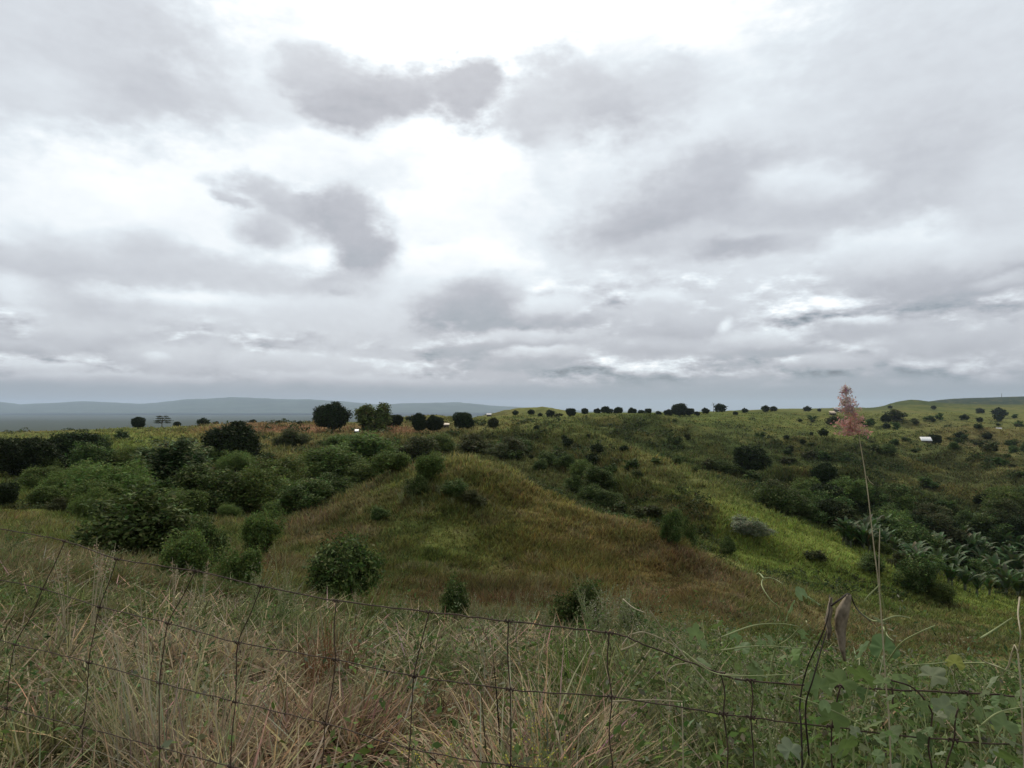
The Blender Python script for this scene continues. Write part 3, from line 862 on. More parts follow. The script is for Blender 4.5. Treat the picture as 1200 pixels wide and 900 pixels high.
    pile = Pile(); leaf_quads(pile, cen, rng.uniform(.012, .030, n) * (1.25 - f * .7) * (1 + D[i] / 25), jitter(gcol[i], .25), .45, .32)
    o = pile.build('knee_high_weeds', M_LEAF); o['kind'] = 'stuff'
    # scrubby undergrowth in the gullies
    P = screen_points(5200, -30, 1230, 492, 700, 46, 700)
    n = fbm(P[:, 0] / 22, P[:, 1] / 22, 501, 4) + .12 * fbm(P[:, 0] / 5, P[:, 1] / 5, 505, 3)
    cc = grass_colour(P[:, 0], P[:, 1])
    k = (n > .035) & (np.linalg.norm(cc - np.array(LUSH), axis=1) > .05)
    P = P[k]; D = P[:, 1]; N = len(P)
    per = 34; i = np.repeat(np.arange(N), per); n_ = len(i)
    sz = (np.clip(D * .012, .45, 3.0) * rng.uniform(.5, 1.2, N))[i]
    g3 = rng.normal(0, 1, (n_, 3)); g3 /= np.linalg.norm(g3, axis=1)[:, None]; g3 *= rng.uniform(.5, 1, (n_, 1)); g3[:, 2] = np.abs(g3[:, 2]) * .75
    pile = Pile()
    col = np.where(rng.uniform(0, 1, (N, 1)) < .35, np.array([[.075, .090, .036]]), np.array([[.048, .068, .026]]))
    leaf_quads(pile, P[i] + g3 * sz[:, None], sz * rng.uniform(.14, .26, n_), jitter(col[i], .3), .5)
    o = pile.build('gully_scrub', M_LEAF); o['kind'] = 'stuff'


def leaf_quads(pile, cen, size, col, up=.5, aspect=.5, droop=0.0):
    """pointed four-cornered leaves with a slight fold; up: 0 any direction, 1 facing the sky"""
    n = len(cen)
    nrm = rng.normal(0, 1, (n, 3)); nrm /= np.linalg.norm(nrm, axis=1)[:, None]
    nrm = nrm * (1 - up) + np.array([0, 0, 1.0]) * up; nrm /= np.linalg.norm(nrm, axis=1)[:, None]
    t = rng.normal(0, 1, (n, 3)); t[:, 2] -= droop; t -= nrm * (t * nrm).sum(1)[:, None]; t /= np.linalg.norm(t, axis=1)[:, None]
    b = np.cross(nrm, t)
    s = size[:, None]
    V = np.stack([cen - t * s, cen + b * s * aspect + nrm * s * .15, cen + t * s, cen - b * s * aspect + nrm * s * .15], 1)
    q = np.arange(n * 4).reshape(-1, 4)
    pile.add(V.reshape(-1, 3), q, col)


build_grass()
#@PLANTS
# ------------------------------------------------------------------ plant prototypes (1 m wide, 1 m tall; scaled where they stand)
def sphere_dirs(n):
    d = rng.normal(0, 1, (n, 3)); return d / np.linalg.norm(d, axis=1)[:, None]


def lumps(d, k, amp, seed):
    """an uneven radius over the directions d"""
    r = np.random.default_rng(seed); c = r.normal(0, 1, (k, 3)); c /= np.linalg.norm(c, axis=1)[:, None]
    w = r.uniform(.4, 1, k)
    v = np.max(np.exp(((d @ c.T) - 1) * 9) * w, axis=1)
    return 1 - amp + amp * 1.6 * v


def crown_mesh(name, material, tones, seed, clumps, per, leaf, spread, shell=(.75, 1.0), centre=.54, half=(.5, .5, .46), amp=.25, nl=14, up=.45, aspect=.5, core=0, core_leaf=.08, droop=.3, shoots=0, lobes=0):
    d = sphere_dirs(clumps * 2)
    d = d[d[:, 2] > -.9][:clumps]; n = len(d)
    r = lumps(d, nl, amp, seed) * rng.uniform(*shell, n) ** .6
    c = d * r[:, None] * np.array(half) + np.array([0, 0, centre])
    if lobes:                 # a bush grown from several uneven mounds of foliage
        g_ = np.random.default_rng(seed + 900)
        la = g_.uniform(0, 2 * np.pi, lobes); lr = np.sqrt(g_.uniform(.05, 1, lobes)) * .34; lz = g_.uniform(.22, .72, lobes) * (1 - lr * .7); ls = g_.uniform(.10, .30, lobes)
        lc = np.stack([np.cos(la) * lr, np.sin(la) * lr, lz], -1)
        w = ls ** 2 / (ls ** 2).sum(); k = rng.choice(lobes, n, p=w)
        c = lc[k] + d * (ls[k] * rng.uniform(.72, 1.0, n) * (lumps(d, 10, .3, seed)))[:, None]
        low = c[:, 2] < .03; c[low, 2] = rng.uniform(.03, .3, low.sum())
        for ax in (0, 1): c[:, ax] -= (c[:, ax].max() + c[:, ax].min()) / 2
        c[:, :2] *= .47 / max(abs(c[:, :2]).max(), .01)
        c[:, 2] *= .96 / c[:, 2].max()
    tn = np.array(tones); pick = rng.integers(0, len(tn), n)
    if shoots:
        k = rng.integers(0, n, shoots); up_ = c[k] * np.array([1.06, 1.06, 1.0]) + np.array([0, 0, 1]) * rng.uniform(.02, .14, (shoots, 1))
        c = np.vstack([c, up_]); pick = np.concatenate([pick, rng.integers(0, len(tn), shoots)]); n = len(c)
    i = np.repeat(np.arange(n), per); m = len(i)
    cen = c[i] + rng.normal(0, spread, (m, 3)) * np.array([1, 1, .8])
    cen[:, 2] = np.maximum(cen[:, 2], .015)
    pile = Pile()
    leaf_quads(pile, cen, leaf * rng.uniform(.6, 1.35, m), jitter(tn[pick[i]], .25), up, aspect, droop)
    if core:
        if lobes:
            cen = c[rng.integers(0, n, core)] * np.array([.72, .72, .8]) + rng.normal(0, .03, (core, 3)); cen[:, 2] = np.maximum(cen[:, 2], .02)
        else:
            d = sphere_dirs(core); r = lumps(d, nl, amp, seed) * rng.uniform(.2, .8, core)
            cen = d * r[:, None] * np.array(half) + np.array([0, 0, centre])
        leaf_quads(pile, cen, core_leaf * rng.uniform(.7, 1.3, core), jitter(np.tile(tn[0], (core, 1)), .2), .3, .7)
    return make_mesh(name, np.concatenate(pile.V), np.concatenate(pile.Q), None, material, np.concatenate(pile.C))


def trunk_mesh(name, rad, top, limbs, spread, seed, fork=.18):
    r = random.Random(seed); mb = MB()
    mb.tube(curve_pts([(0, 0, -.04), (r.uniform(-.02, .02), r.uniform(-.02, .02), fork), (r.uniform(-.05, .05), r.uniform(-.05, .05), top)], 4), [rad * 1.25, rad, rad * .95, rad * .85, rad * .7, rad * .55, rad * .45, rad * .35, rad * .2], 7)
    for k in range(limbs):
        a = 2 * math.pi * (k + r.uniform(-.3, .3)) / limbs; z0 = fork * r.uniform(.8, 1.5)
        e = (math.cos(a) * spread * r.uniform(.7, 1), math.sin(a) * spread * r.uniform(.7, 1), min(top, z0 + r.uniform(.15, .45)))
        mb.tube(curve_pts([(0, 0, z0), (e[0] * .45, e[1] * .45, z0 + (e[2] - z0) * .6), e], 3), [rad * .55, rad * .5, rad * .42, rad * .34, rad * .26, rad * .18, rad * .1], 5)
    return mb.mesh(name, M_BARK)


DK = [(.030, .043, .017), (.024, .036, .015), (.038, .052, .020)]
DG = [(.066, .100, .032), (.086, .126, .040), (.048, .075, .026), (.150, .190, .075)]
MG = [(.108, .150, .045), (.135, .180, .056), (.078, .114, .037), (.165, .200, .085)]
LG = [(.125, .175, .050), (.105, .150, .045), (.150, .195, .065)]
OG = [(.075, .085, .036), (.092, .095, .045), (.060, .070, .030)]
PROTO = {}


def proto(kind, crowns, trunks):
    PROTO[kind] = (crowns, trunks)


proto('round', [crown_mesh('crown', M_DARK, DK, 40 + k, 620, 16, .026, .032, core=900, core_leaf=.09, amp=.30, nl=13, centre=.51, half=(.5, .5, .48)) for k in range(4)],
      [trunk_mesh('trunk', .035, .75, 5, .3, k, .14) for k in range(2)])
proto('light_round', [crown_mesh('crown', M_LEAF, MG, 50 + k, 520, 16, .030, .036, core=700, core_leaf=.09, amp=.26, nl=14, lobes=4+10 + k) for k in range(2)],
      [trunk_mesh('trunk', .035, .75, 5, .3, 7, .14)])
proto('shrub', [crown_mesh('crown', M_LEAF, DG, 60 + k, 330, 26, .026, .055, shell=(.45, 1), core=500, core_leaf=.06, amp=.34, nl=12, shoots=40, centre=.5, half=(.48, .48, .46), lobes=4+9 + k) for k in range(4)],
      [trunk_mesh('trunk', .022, .8, 7, .34, 20 + k, .05) for k in range(2)])
proto('leafy', [crown_mesh('crown', M_LEAF, [(.034, .054, .020), (.042, .064, .024), (.150, .175, .085)], 70 + k, 300, 26, .034, .05, shell=(.4, 1), core=500, core_leaf=.07, amp=.36, nl=10, shoots=30, up=.6, aspect=.42, lobes=4+8 + k) for k in range(2)],
      [trunk_mesh('trunk', .025, .8, 6, .34, 30, .1)])
proto('feathery', [crown_mesh('crown', M_LEAF, LG, 80 + k, 380, 30, .030, .055, shell=(.5, 1), core=300, core_leaf=.06, amp=.38, nl=10, shoots=50, aspect=.22, up=.35, centre=.5, lobes=4+9 + k) for k in range(3)],
      [trunk_mesh('trunk', .018, .8, 7, .36, 40, .06)])
proto('soft', [crown_mesh('crown', M_LEAF, MG[:3], 90 + k, 420, 26, .024, .05, shell=(.5, 1), core=400, core_leaf=.06, amp=.34, nl=12, shoots=30, centre=.48, half=(.5, .5, .48), lobes=4+10 + k) for k in range(3)],
      [trunk_mesh('trunk', .02, .8, 7, .36, 50, .06)])
proto('olive', [crown_mesh('crown', M_LEAF, OG, 100 + k, 360, 24, .026, .05, shell=(.5, 1), core=400, core_leaf=.06, amp=.28, nl=12, centre=.48, half=(.5, .5, .48), lobes=4+9 + k) for k in range(2)],
      [trunk_mesh('trunk', .02, .8, 6, .34, 60, .06)])
proto('silver', [crown_mesh('crown', M_LEAF, [(.20, .215, .14), (.16, .18, .10), (.23, .24, .17)], 106, 360, 24, .024, .05, shell=(.5, 1), core=300, core_leaf=.06, centre=.48, lobes=12)], [trunk_mesh('trunk', .02, .8, 6, .34, 61, .06)])
proto('lollipop', [crown_mesh('crown', M_DARK, [(.050, .055, .022), (.040, .046, .018)], 110, 420, 14, .034, .036, core=700, core_leaf=.09, amp=.12, nl=20, centre=.60, half=(.5, .5, .40))],
      [trunk_mesh('trunk', .035, .7, 4, .25, 70, .22)])


def tier_crown(seed):
    r = np.random.default_rng(seed); c = []
    for z, rad, n in ((.45, .42, 10), (.62, .5, 12), (.80, .44, 11), (.95, .30, 8)):
        a = r.uniform(0, 2 * np.pi, n); q = np.sqrt(r.uniform(.15, 1, n)) * rad
        c.append(np.stack([np.cos(a) * q, np.sin(a) * q, z + r.normal(0, .02, n)], -1))
    c = np.concatenate(c); i = np.repeat(np.arange(len(c)), 60)
    cen = c[i] + rng.normal(0, 1, (len(i), 3)) * np.array([.07, .07, .025])
    pile = Pile(); leaf_quads(pile, cen, .03 * rng.uniform(.7, 1.3, len(i)), jitter(np.tile(DK[2], (len(i), 1)), .2), .6)
    return make_mesh('crown', np.concatenate(pile.V), np.concatenate(pile.Q), None, M_DARK, np.concatenate(pile.C))


proto('tiered', [tier_crown(3)], [trunk_mesh('trunk', .03, .98, 8, .4, 80, .4)])


def palm_parts(seed, n, L_, wid, tone, rise):
    """fronds or banana leaves: broad drooping strips with a fold along the midrib"""
    r = random.Random(seed); V, Q, C = [], [], []; k0 = 0
    for k in range(n):
        a = 2 * math.pi * (k * .382 + r.uniform(-.06, .06)); L1 = L_ * r.uniform(.8, 1.1); lean = r.uniform(*rise); p = Vector((0, 0, r.uniform(.36, .46)))
        d = Vector((math.cos(a), math.sin(a), 0)); s = Vector((-math.sin(a), math.cos(a), 0)); seg = 7
        dead = r.random() < .12
        for j in range(seg + 1):
            f = j / seg; w = wid * (math.sin(math.pi * min(1, f * .92 + .06)) ** .6) * (0.25 if j == 0 else 1) * r.uniform(.85, 1.05); th = lean + f * f * r.uniform(1.1, 1.5)
            up_ = Vector((d.x * -math.cos(th), d.y * -math.cos(th), math.sin(th)))
            V += [tuple(p + s * w + up_ * w * .35), tuple(p), tuple(p - s * w + up_ * w * .35)]
            p = p + (d * math.sin(th) + Vector((0, 0, math.cos(th)))) * (L1 / seg)
        for j in range(seg):
            b = k0 + j * 3; Q += [(b, b + 1, b + 4, b + 3), (b + 1, b + 2, b + 5, b + 4)]
            t_ = (.16, .13, .07) if dead else tuple(c * r.uniform(.85, 1.15) for c in tone); C += [t_, t_]
        k0 = len(V)
    return np.array(V), np.array(Q), np.array(C)


def banana_mesh(seed):
    v, q, c = palm_parts(seed, 12, .60, .070, (.060, .096, .036), (.05, .75))
    return make_mesh('leaves', v, q, None, M_BIG, jitter(c, .1), None, True)


def banana_stem(seed):
    mb = MB()
    mb.tube([(0, 0, -.05), (.01, 0, .2), (0, .01, .46)], [.055, .045, .03], 8)
    mb.tube([(.10, .06, -.05), (.13, .08, .16), (.15, .10, .3)], [.035, .03, .015], 7)
    return mb.mesh('stem', M_BSTEM)


proto('banana', [banana_mesh(k) for k in (1, 2, 3)], [banana_stem(1)])


def palm_mesh():
    V, Q, C = palm_parts(9, 16, .42, .028, (.045, .06, .028), (.2, 1.6))
    V = V.copy(); V[:, 2] += .48
    return make_mesh('crown', V, Q, None, M_DARK, jitter(C, .1))


def palm_trunk():
    mb = MB(); mb.tube([(0, 0, -.03), (.03, 0, .4), (.01, 0, .9)], [.05, .035, .028], 7); return mb.mesh('trunk', M_BARK)


proto('palm', [palm_mesh()], [palm_trunk()])
far_crowns = [crown_mesh('shrub', M_LEAF, DG[:3], 200 + k, 60, 9, .085, .07, shell=(.4, 1), core=60, core_leaf=.16, amp=.3, nl=8, centre=.45, half=(.48, .48, .45), lobes=5 + k) for k in range(4)]
far_olive = [crown_mesh('shrub', M_LEAF, OG, 210 + k, 60, 9, .085, .07, shell=(.4, 1), core=60, core_leaf=.16, amp=.3, nl=8, centre=.42, half=(.48, .48, .42), lobes=5 + k) for k in range(2)]
far_dark = [crown_mesh('broadleaf_tree', M_DARK, DK, 220 + k, 80, 9, .085, .06, shell=(.6, 1), core=100, core_leaf=.16, amp=.18, nl=12, centre=.5, half=(.5, .5, .48)) for k in range(3)]

KINDNAME = {'round': ('broadleaf_tree', 'tree'), 'light_round': ('broadleaf_tree', 'tree'), 'shrub': ('shrub', 'shrub'), 'leafy': ('broadleaf_tree', 'tree'), 'feathery': ('shrub', 'shrub'),
            'soft': ('shrub', 'shrub'), 'olive': ('shrub', 'shrub'), 'lollipop': ('broadleaf_tree', 'tree'), 'tiered': ('broadleaf_tree', 'tree'), 'banana': ('banana_plant', 'banana plant'), 'palm': ('palm_tree', 'palm tree'),
            'silver': ('shrub', 'shrub'), 'far': ('shrub', 'shrub'), 'fardark': ('broadleaf_tree', 'tree'), 'farolive': ('shrub', 'shrub')}
_cnt = {}


def plant(kind, px, top, w, where, label, group=None, sink=.02):
    """where: ('D', depth) or ('B', photo row of the base)"""
    if where[0] == 'D': D = where[1]
    else:
        D = float(hit([px], [where[1]], 4.0)[0])
        if not np.isfinite(D): D = 500.0
    qx, qz = ray(px, top)
    x = float(qx) * D; z0 = float(height(np.array([x]), np.array([float(D)]))[0])
    hh = CAMZ + float(qz) * D - z0
    wd = w / F * D
    hh = max(hh, {'round': .84, 'lollipop': 1.1, 'fardark': .75, 'light_round': .8, 'tiered': .75}.get(kind, .52) * wd)
    name, cat = KINDNAME[kind]
    k = _cnt.get(kind, 0); _cnt[kind] = k + 1
    if kind in ('far', 'fardark', 'farolive'):
        lst = {'far': far_crowns, 'fardark': far_dark, 'farolive': far_olive}[kind]
        o = link(name, lst[k % len(lst)])
    else:
        cr_, tk = PROTO[kind]
        o = link(name, None)
        a = link('leaves' if kind == 'banana' else 'crown', cr_[k % len(cr_)], o)
        b = link('stem' if kind == 'banana' else 'trunk', tk[k % len(tk)], o)
    tag(o, label, cat, group)
    o.location = (x, D, z0 - sink * hh); o.scale = (wd, wd, hh * (1 + sink)); o.rotation_euler = (0, 0, (k * 2.399) % 6.283)
    return o


# ---- the trees and bushes one can point to (photo column, photo row of the top, width, where)
TREES = [
    # skyline of the brown plateau
    ('round', 389, 485, 44, ('D', 195), 'widest of the dark domed trees on the brown plateau skyline'),
    ('light_round', 437, 486, 43, ('D', 188), 'paler green bushy tree right beside the widest dark domed tree'),
    ('round', 453, 486, 18, ('D', 226), 'dark tree top peeping out behind the paler green bushy tree'),
    ('round', 464, 486, 18, ('D', 228), 'small round dark tree on bare brown soil right of the paler green bushy tree'),
    ('fardark', 479, 489, 8, ('D', 262), 'tiny dark tree in the gap left of the paired dark trees'),
    ('round', 491, 482, 20, ('D', 192), 'taller left one of the two dark trees grown together on the skyline'),
    ('round', 509, 485, 23, ('D', 194), 'rounder right one of the two dark trees grown together on the skyline'),
    ('round', 543, 483, 27, ('D', 215), 'egg shaped dark tree standing alone right of the paired dark trees'),
    ('lollipop', 578, 497, 13, ('D', 215), 'small olive lollipop tree with a bare stem below the egg shaped tree'),
    ('fardark', 604, 486, 8, ('D', 430), 'tiny dark bush on the skyline just right of the lollipop tree'),
    ('fardark', 622, 485, 9, ('D', 420), 'low dark bush on the skyline, leftmost of the small row before the lone dome tree'),
    ('fardark', 633, 486, 6, ('D', 410), 'smallest dark bush in the skyline row before the lone dome tree'),
    ('fardark', 645, 484.5, 12, ('D', 400), 'slanting dark tree in the skyline row left of the lone dome tree'),
    ('farolive', 655, 486, 10, ('D', 395), 'olive green bush close on the left of the lone dome tree'),
    ('round', 669, 481.5, 13.5, ('D', 380), 'lone dome shaped green tree at the left end of the long skyline row'),
    ('round', 685.5, 480, 10, ('D', 470), 'round dark tree just right of the lone dome shaped green tree'),
    ('round', 700, 481, 9, ('D', 470), 'dark tree at the left edge of the joined clump on the skyline'),
    ('round', 709, 481.5, 11, ('D', 450), 'lower dark tree at the front of the joined clump on the skyline'),
    ('round', 714, 479.5, 10, ('D', 480), 'middle tree of the joined dark clump on the skyline'),
    ('round', 724, 478, 13, ('D', 480), 'flat topped dark tree at the right end of the joined skyline clump'),
    ('round', 740.5, 477, 11.5, ('D', 480), 'tall round dark tree standing apart just right of the joined clump'),
    ('round', 752, 480, 10, ('D', 480), 'dark tree right after the tall round one that stands apart'),
    ('round', 760, 482, 9, ('D', 440), 'lower dark tree on the slope in the dip before the long flat grove'),
    ('round', 772, 481, 8, ('D', 480), 'upright dark tree at the left foot of the long flat grove'),
    ('round', 783, 479.5, 11, ('D', 490), 'left end tree of the long flat grove on the skyline'),
    ('round', 796, 476.5, 20, ('D', 500), 'highest and widest tree in the long flat grove on the skyline'),
    ('round', 808, 478, 12, ('D', 500), 'right end tree of the long flat grove on the skyline'),
    ('fardark', 817, 482.5, 7, ('D', 500), 'low dark bush trailing off the right end of the long flat grove'),
    ('palm', 836, 473.5, 8, ('D', 560), 'lone palm tree with a bare stem poking above the skyline trees'),
    ('fardark', 827, 483, 10, ('D', 520), 'dark bush left of the foot of the lone palm tree'),
    ('fardark', 844, 479.5, 14, ('D', 590), 'wide dark tree right of the foot of the lone palm tree'),
    ('fardark', 862, 483, 6, ('D', 520), 'small dark upright bush on the green crest right of the palm tree'),
    ('fardark', 873, 480, 8, ('D', 560), 'dark tree on the green crest, second to the right of the palm tree'),
    ('fardark', 897, 479.5, 10, ('D', 640), 'dark skyline tree well right of the palm tree, left one of two'),
    ('fardark', 907, 480.5, 9, ('D', 640), 'dark skyline tree well right of the palm tree, right one of two'),
    ('fardark', 946, 480, 9, ('D', 850), 'flat dark bush on the pale crest left of the pink seed head'),
    ('fardark', 960, 480, 5, ('D', 850), 'tiny dark bush on the pale crest close to the pink seed head'),
    # left skyline and the left hand trees
    ('round', 162, 494.5, 18, ('D', 290), 'dark rounded tree on the left skyline before the blue plain'),
    ('tiered', 190, 495, 19, ('D', 290), 'layered spindly tree beside the rounded one on the left skyline'),
    ('fardark', 208, 503, 9, ('D', 295), 'low dark bush right of the layered spindly tree on the skyline'),
    ('fardark', 238, 502.5, 14, ('D', 300), 'long flat dark bush on the left skyline with a small peak'),
    ('fardark', 253, 503.5, 7, ('D', 298), 'small dark bush on the skyline above the brown round tree'),
    ('fardark', 275, 500, 5, ('D', 300), 'tiny dark bush left of the far pale roof on the skyline'),
    ('fardark', 281, 499.5, 6, ('D', 296), 'tiny dark tree right in front of the far pale roof on the skyline'),
    ('fardark', 296, 500, 9, ('D', 300), 'flat strip of dark bush at the left end of the brown field'),
    ('fardark', 326, 497.5, 5, ('D', 262), 'tiny dark bush on the brown field edge, left one of two'),
    ('fardark', 351, 497, 7, ('D', 260), 'tiny green bush on the brown field edge, right one of two'),
    ('round', -8, 507, 64, ('D', 82), 'big black green tree cut off by the left edge of the view'),
    ('round', 38, 514, 62, ('D', 86), 'big dark tree next to the one cut off by the left edge'),
    ('round', 90, 516, 62, ('D', 95), 'dark rounded tree left of the bright green bushes, with sunken top'),
    ('round', 66, 526, 44, ('D', 92), 'low dark tree filling the gap between the big dark left trees'),
    ('shrub', 118, 511, 30, ('D', 130), 'dark green bush on the crest behind the bright green bushes'),
    ('round', 274, 507, 68, ('B', 549), 'brown black round tree right of the shiny leaved tree'),
    ('leafy', 210, 513, 76, ('B', 578), 'tall tree with shiny dark leaves in front of the green field'),
    ('feathery', 140, 538, 92, ('B', 590), 'bright light green feathery bush left of the shiny leaved tree'),
    ('feathery', 165, 521, 60, ('B', 556), 'light green bush high on the field behind the feathery bush'),
    ('feathery', 80, 548, 60, ('B', 586), 'light green bush under the dark trees on the left'),
    ('soft', 52, 546, 46, ('B', 575), 'soft green bush below the big dark left edge trees'),
    ('soft', 112, 563, 56, ('B', 600), 'mid green bush behind the big dark fence side bush, on its left'),
    ('round', 4, 564, 34, ('B', 594), 'small black bush at the left edge below the big dark trees'),
    ('olive', 66, 583, 26, ('B', 600), 'little yellow green bush left of the big dark fence side bush'),
    ('shrub', 250, 545, 76, ('B', 600), 'dark green bush below the brown black round tree'),
    ('soft', 297, 546, 70, ('B', 600), 'wide green bush right of the one below the round tree'),
    ('soft', 332, 534, 62, ('B', 580), 'green bush at the left foot of the grassy knoll'),
    ('soft', 212, 573, 56, ('B', 606), 'green bush tucked behind the big dark fence side bush, on its right'),
    ('olive', 345, 504, 42, ('B', 524), 'brownish olive round bush on the brown plateau slope'),
    ('soft', 385, 527, 76, ('B', 562), 'broad green bush on the slope left of the knoll top'),
    ('soft', 432, 507, 74, ('B', 545), 'broad grey green bush below the paler green bushy tree'),
    ('soft', 400, 512, 40, ('B', 530), 'small grey green bush below the widest dark domed tree'),
    ('olive', 487, 511, 52, ('B', 540), 'olive bush in front of the paired dark trees'),
    ('soft', 515, 508, 40, ('B', 530), 'low green bush right of the olive one, under the egg shaped tree'),
    ('olive', 555, 512, 40, ('B', 530), 'low olive bush on the slope below the egg shaped tree'),
    ('olive', 600, 512, 46, ('B', 536), 'olive bush on the slope below the lollipop tree'),
    ('olive', 585, 520, 30, ('B', 538), 'small olive bush behind the top of the knoll'),
    ('soft', 460, 528, 44, ('B', 556), 'green bush right behind the left shoulder of the knoll'),
    # near bushes
    ('shrub', 155, 569, 130, ('D', 20), 'big dark bush behind the fence, its top leaves catching light'),
    ('shrub', 400, 622, 86, ('D', 17.5), 'round dark green bush standing below the knoll by the fence'),
    ('shrub', 245, 606, 50, ('D', 17), 'loose green bush right of the big dark fence side bush'),
    ('soft', 310, 598, 46, ('D', 24), 'green bush on the brown slope above the round dark green bush'),
    ('soft', 222, 622, 58, ('D', 14), 'low green bush at the right foot of the big dark bush'),
    ('soft', 280, 640, 50, ('D', 13), 'low green bush left of the round dark green bush'),
    ('soft', 506, 530, 36, ('D', 35.2), 'bush with a yellow green top on the crown of the knoll'),
    ('shrub', 785, 596, 27, ('B', 640), 'upright dark bush on the gully side right of the knoll'),
    ('shrub', 806, 604, 22, ('D', 38), 'smaller dark bush right beside the upright one near the knoll'),
    ('shrub', 536, 674, 36, ('D', 12), 'small dark bush just beyond the fence in front of the knoll'),
    ('shrub', 678, 683, 58, ('D', 9.5), 'dark blue green bush behind the fence right of centre'),
    ('shrub', 742, 706, 30, ('D', 11), 'small dark bush right of the blue green one behind the fence'),
    ('shrub', 487, 556, 30, ('D', 33.8), 'dark leafy bush on the knoll, left of the tall ragged weeds'),
    ('shrub', 531, 560, 34, ('D', 33.6), 'dark leafy bush on the knoll in the middle of the tall ragged weeds'),
    ('olive', 556, 574, 30, ('D', 33), 'olive bush on the knoll, right of the tall ragged weeds'),
    ('shrub', 446, 594, 22, ('D', 31.5), 'small dark bush low on the left flank of the knoll'),
    ('shrub', 352, 562, 64, ('B', 600), 'dark green bush at the left foot of the knoll, below the broad green bush'),
    ('shrub', 390, 553, 48, ('B', 584), 'dark green bush against the left slope of the knoll'),
    ('soft', 428, 540, 44, ('B', 566), 'green bush tucked behind the left slope of the knoll, under the grey green bush'),
    # gully right of the knoll
    ('shrub', 643, 528, 26, ('B', 545), 'dark bush at the top end of the gully hedge'),
    ('shrub', 662, 533, 24, ('B', 552), 'dark bush second from the top of the gully hedge'),
    ('soft', 680, 538, 30, ('B', 562), 'mid green bush near the top of the gully hedge'),
    ('shrub', 704, 546, 38, ('B', 574), 'biggest dark bush on the right side of the gully hedge'),
    ('shrub', 672, 556, 26, ('B', 578), 'dark bush on the left side of the gully hedge'),
    ('shrub', 690, 566, 30, ('B', 588), 'dark bush in the lower middle of the gully hedge'),
    ('shrub', 712, 574, 34, ('B', 594), 'dark bush at the bottom end of the gully hedge'),
    ('shrub', 632, 538, 18, ('B', 552), 'small dark bush left of the top end of the gully hedge'),
    ('fardark', 661, 511, 8, ('B', 518), 'little dark pointed bush alone on the pale slope above the gully'),
    ('shrub', 610, 519, 30, ('B', 530), 'dark bush on the slope edge left of the gully'),
    # right hand slopes
    ('round', 878, 541, 44, ('B', 558), 'wide dark bush on the valley side in the middle distance'),
    ('shrub', 852, 541, 30, ('B', 556), 'flatter dark bush left of the wide dark one on the valley side'),
    ('fardark', 883, 532, 10, ('B', 542), 'small dark bush standing above the wide dark one on the valley side'),
    ('round', 965, 540, 30, ('B', 570), 'tall dark tree on the valley side left of the pink grass stem'),
    ('shrub', 792, 536, 14, ('B', 545), 'small dark bush midway across the far slope'),
    ('fardark', 965, 502, 11, ('B', 513), 'dark square shaped tree on the far slope left of the pink seed head'),
    ('fardark', 951, 506, 5, ('B', 511), 'tiny bush left of the square shaped tree on the far slope'),
    ('farolive', 974, 487, 12, ('B', 500), 'brownish bush right behind the left side of the pink seed head'),
    ('round', 1038, 485, 13, ('B', 496), 'dark tree on the far slope right of the pink seed head'),
    ('fardark', 1039, 498, 9, ('B', 503), 'flat topped little tree alone on the green field right of the pink seed head'),
    ('shrub', 1049, 514, 10, ('B', 523), 'dark bush at the back of the pair below the pale roofed shed'),
    ('shrub', 1040, 520, 22, ('B', 533), 'wide dark bush at the front of the pair below the pale roofed shed'),
    ('shrub', 1024, 519, 11, ('B', 529), 'small dark bush left of the pair below the pale roofed shed'),
    ('round', 1096, 508, 14, ('B', 521), 'dark slanting tree right in front of the pale roofed shed'),
    ('shrub', 1118, 518, 13, ('B', 527), 'dark bush right of the slanting tree below the pale roofed shed'),
    ('farolive', 1145, 500, 9, ('B', 503), 'flat olive bush on the brown slope right of the shed'),
    ('fardark', 1151, 518, 8, ('B', 526), 'pointed little tree on the brown slope right of the shed'),
    ('fardark', 1166, 524, 6, ('B', 531), 'tiny bush low on the brown slope right of the pointed tree'),
    ('shrub', 1187, 522, 11, ('B', 532), 'dark bush near the right edge on the brown slope'),
    ('shrub', 1202, 517, 14, ('B', 531), 'dark bush cut off by the right edge on the brown slope'),
    ('fardark', 1149, 478, 9, ('B', 485), 'dark tree on the far green hillside at the right'),
    ('fardark', 1171, 484, 16, ('B', 490), 'long low dark tree right of the one on the far green hillside'),
    ('fardark', 1094, 476, 6, ('B', 480), 'small dark tree below the rounded far hilltop'),
    ('fardark', 1094, 490, 5, ('B', 495), 'tiny upright tree on the slope above the pale roofed shed'),
    ('fardark', 1043, 476, 5, ('B', 479), 'tiny dark tree at the left foot of the rounded far hilltop'),
    ('farolive', 1050, 488, 26, ('B', 496), 'long olive bush right of the dark tree behind the flat topped one'),
    ('shrub', 910, 568, 50, ('B', 600), 'big dark bush at the upper left end of the valley thicket'),
    ('shrub', 1020, 651, 34, ('B', 674), 'dark rounded bush alone on the bright green spur'),
    ('farolive', 953, 653, 24, ('B', 660), 'low dark green bush lying on the bright green spur'),
    ('shrub', 1076, 652, 46, ('B', 698), 'dark leafy bush at the near end of the banana grove'),
    ('soft', 1100, 682, 34, ('B', 706), 'grey green bush below the near end of the banana grove'),
    ('silver', 880, 608, 44, ('B', 630), 'pale silvery bush at the top of the bright green spur'),
    ('shrub', 853, 628, 20, ('B', 650), 'dark bush on the brown bank left of the bright green spur'),
]
for t_ in TREES: plant(*t_)

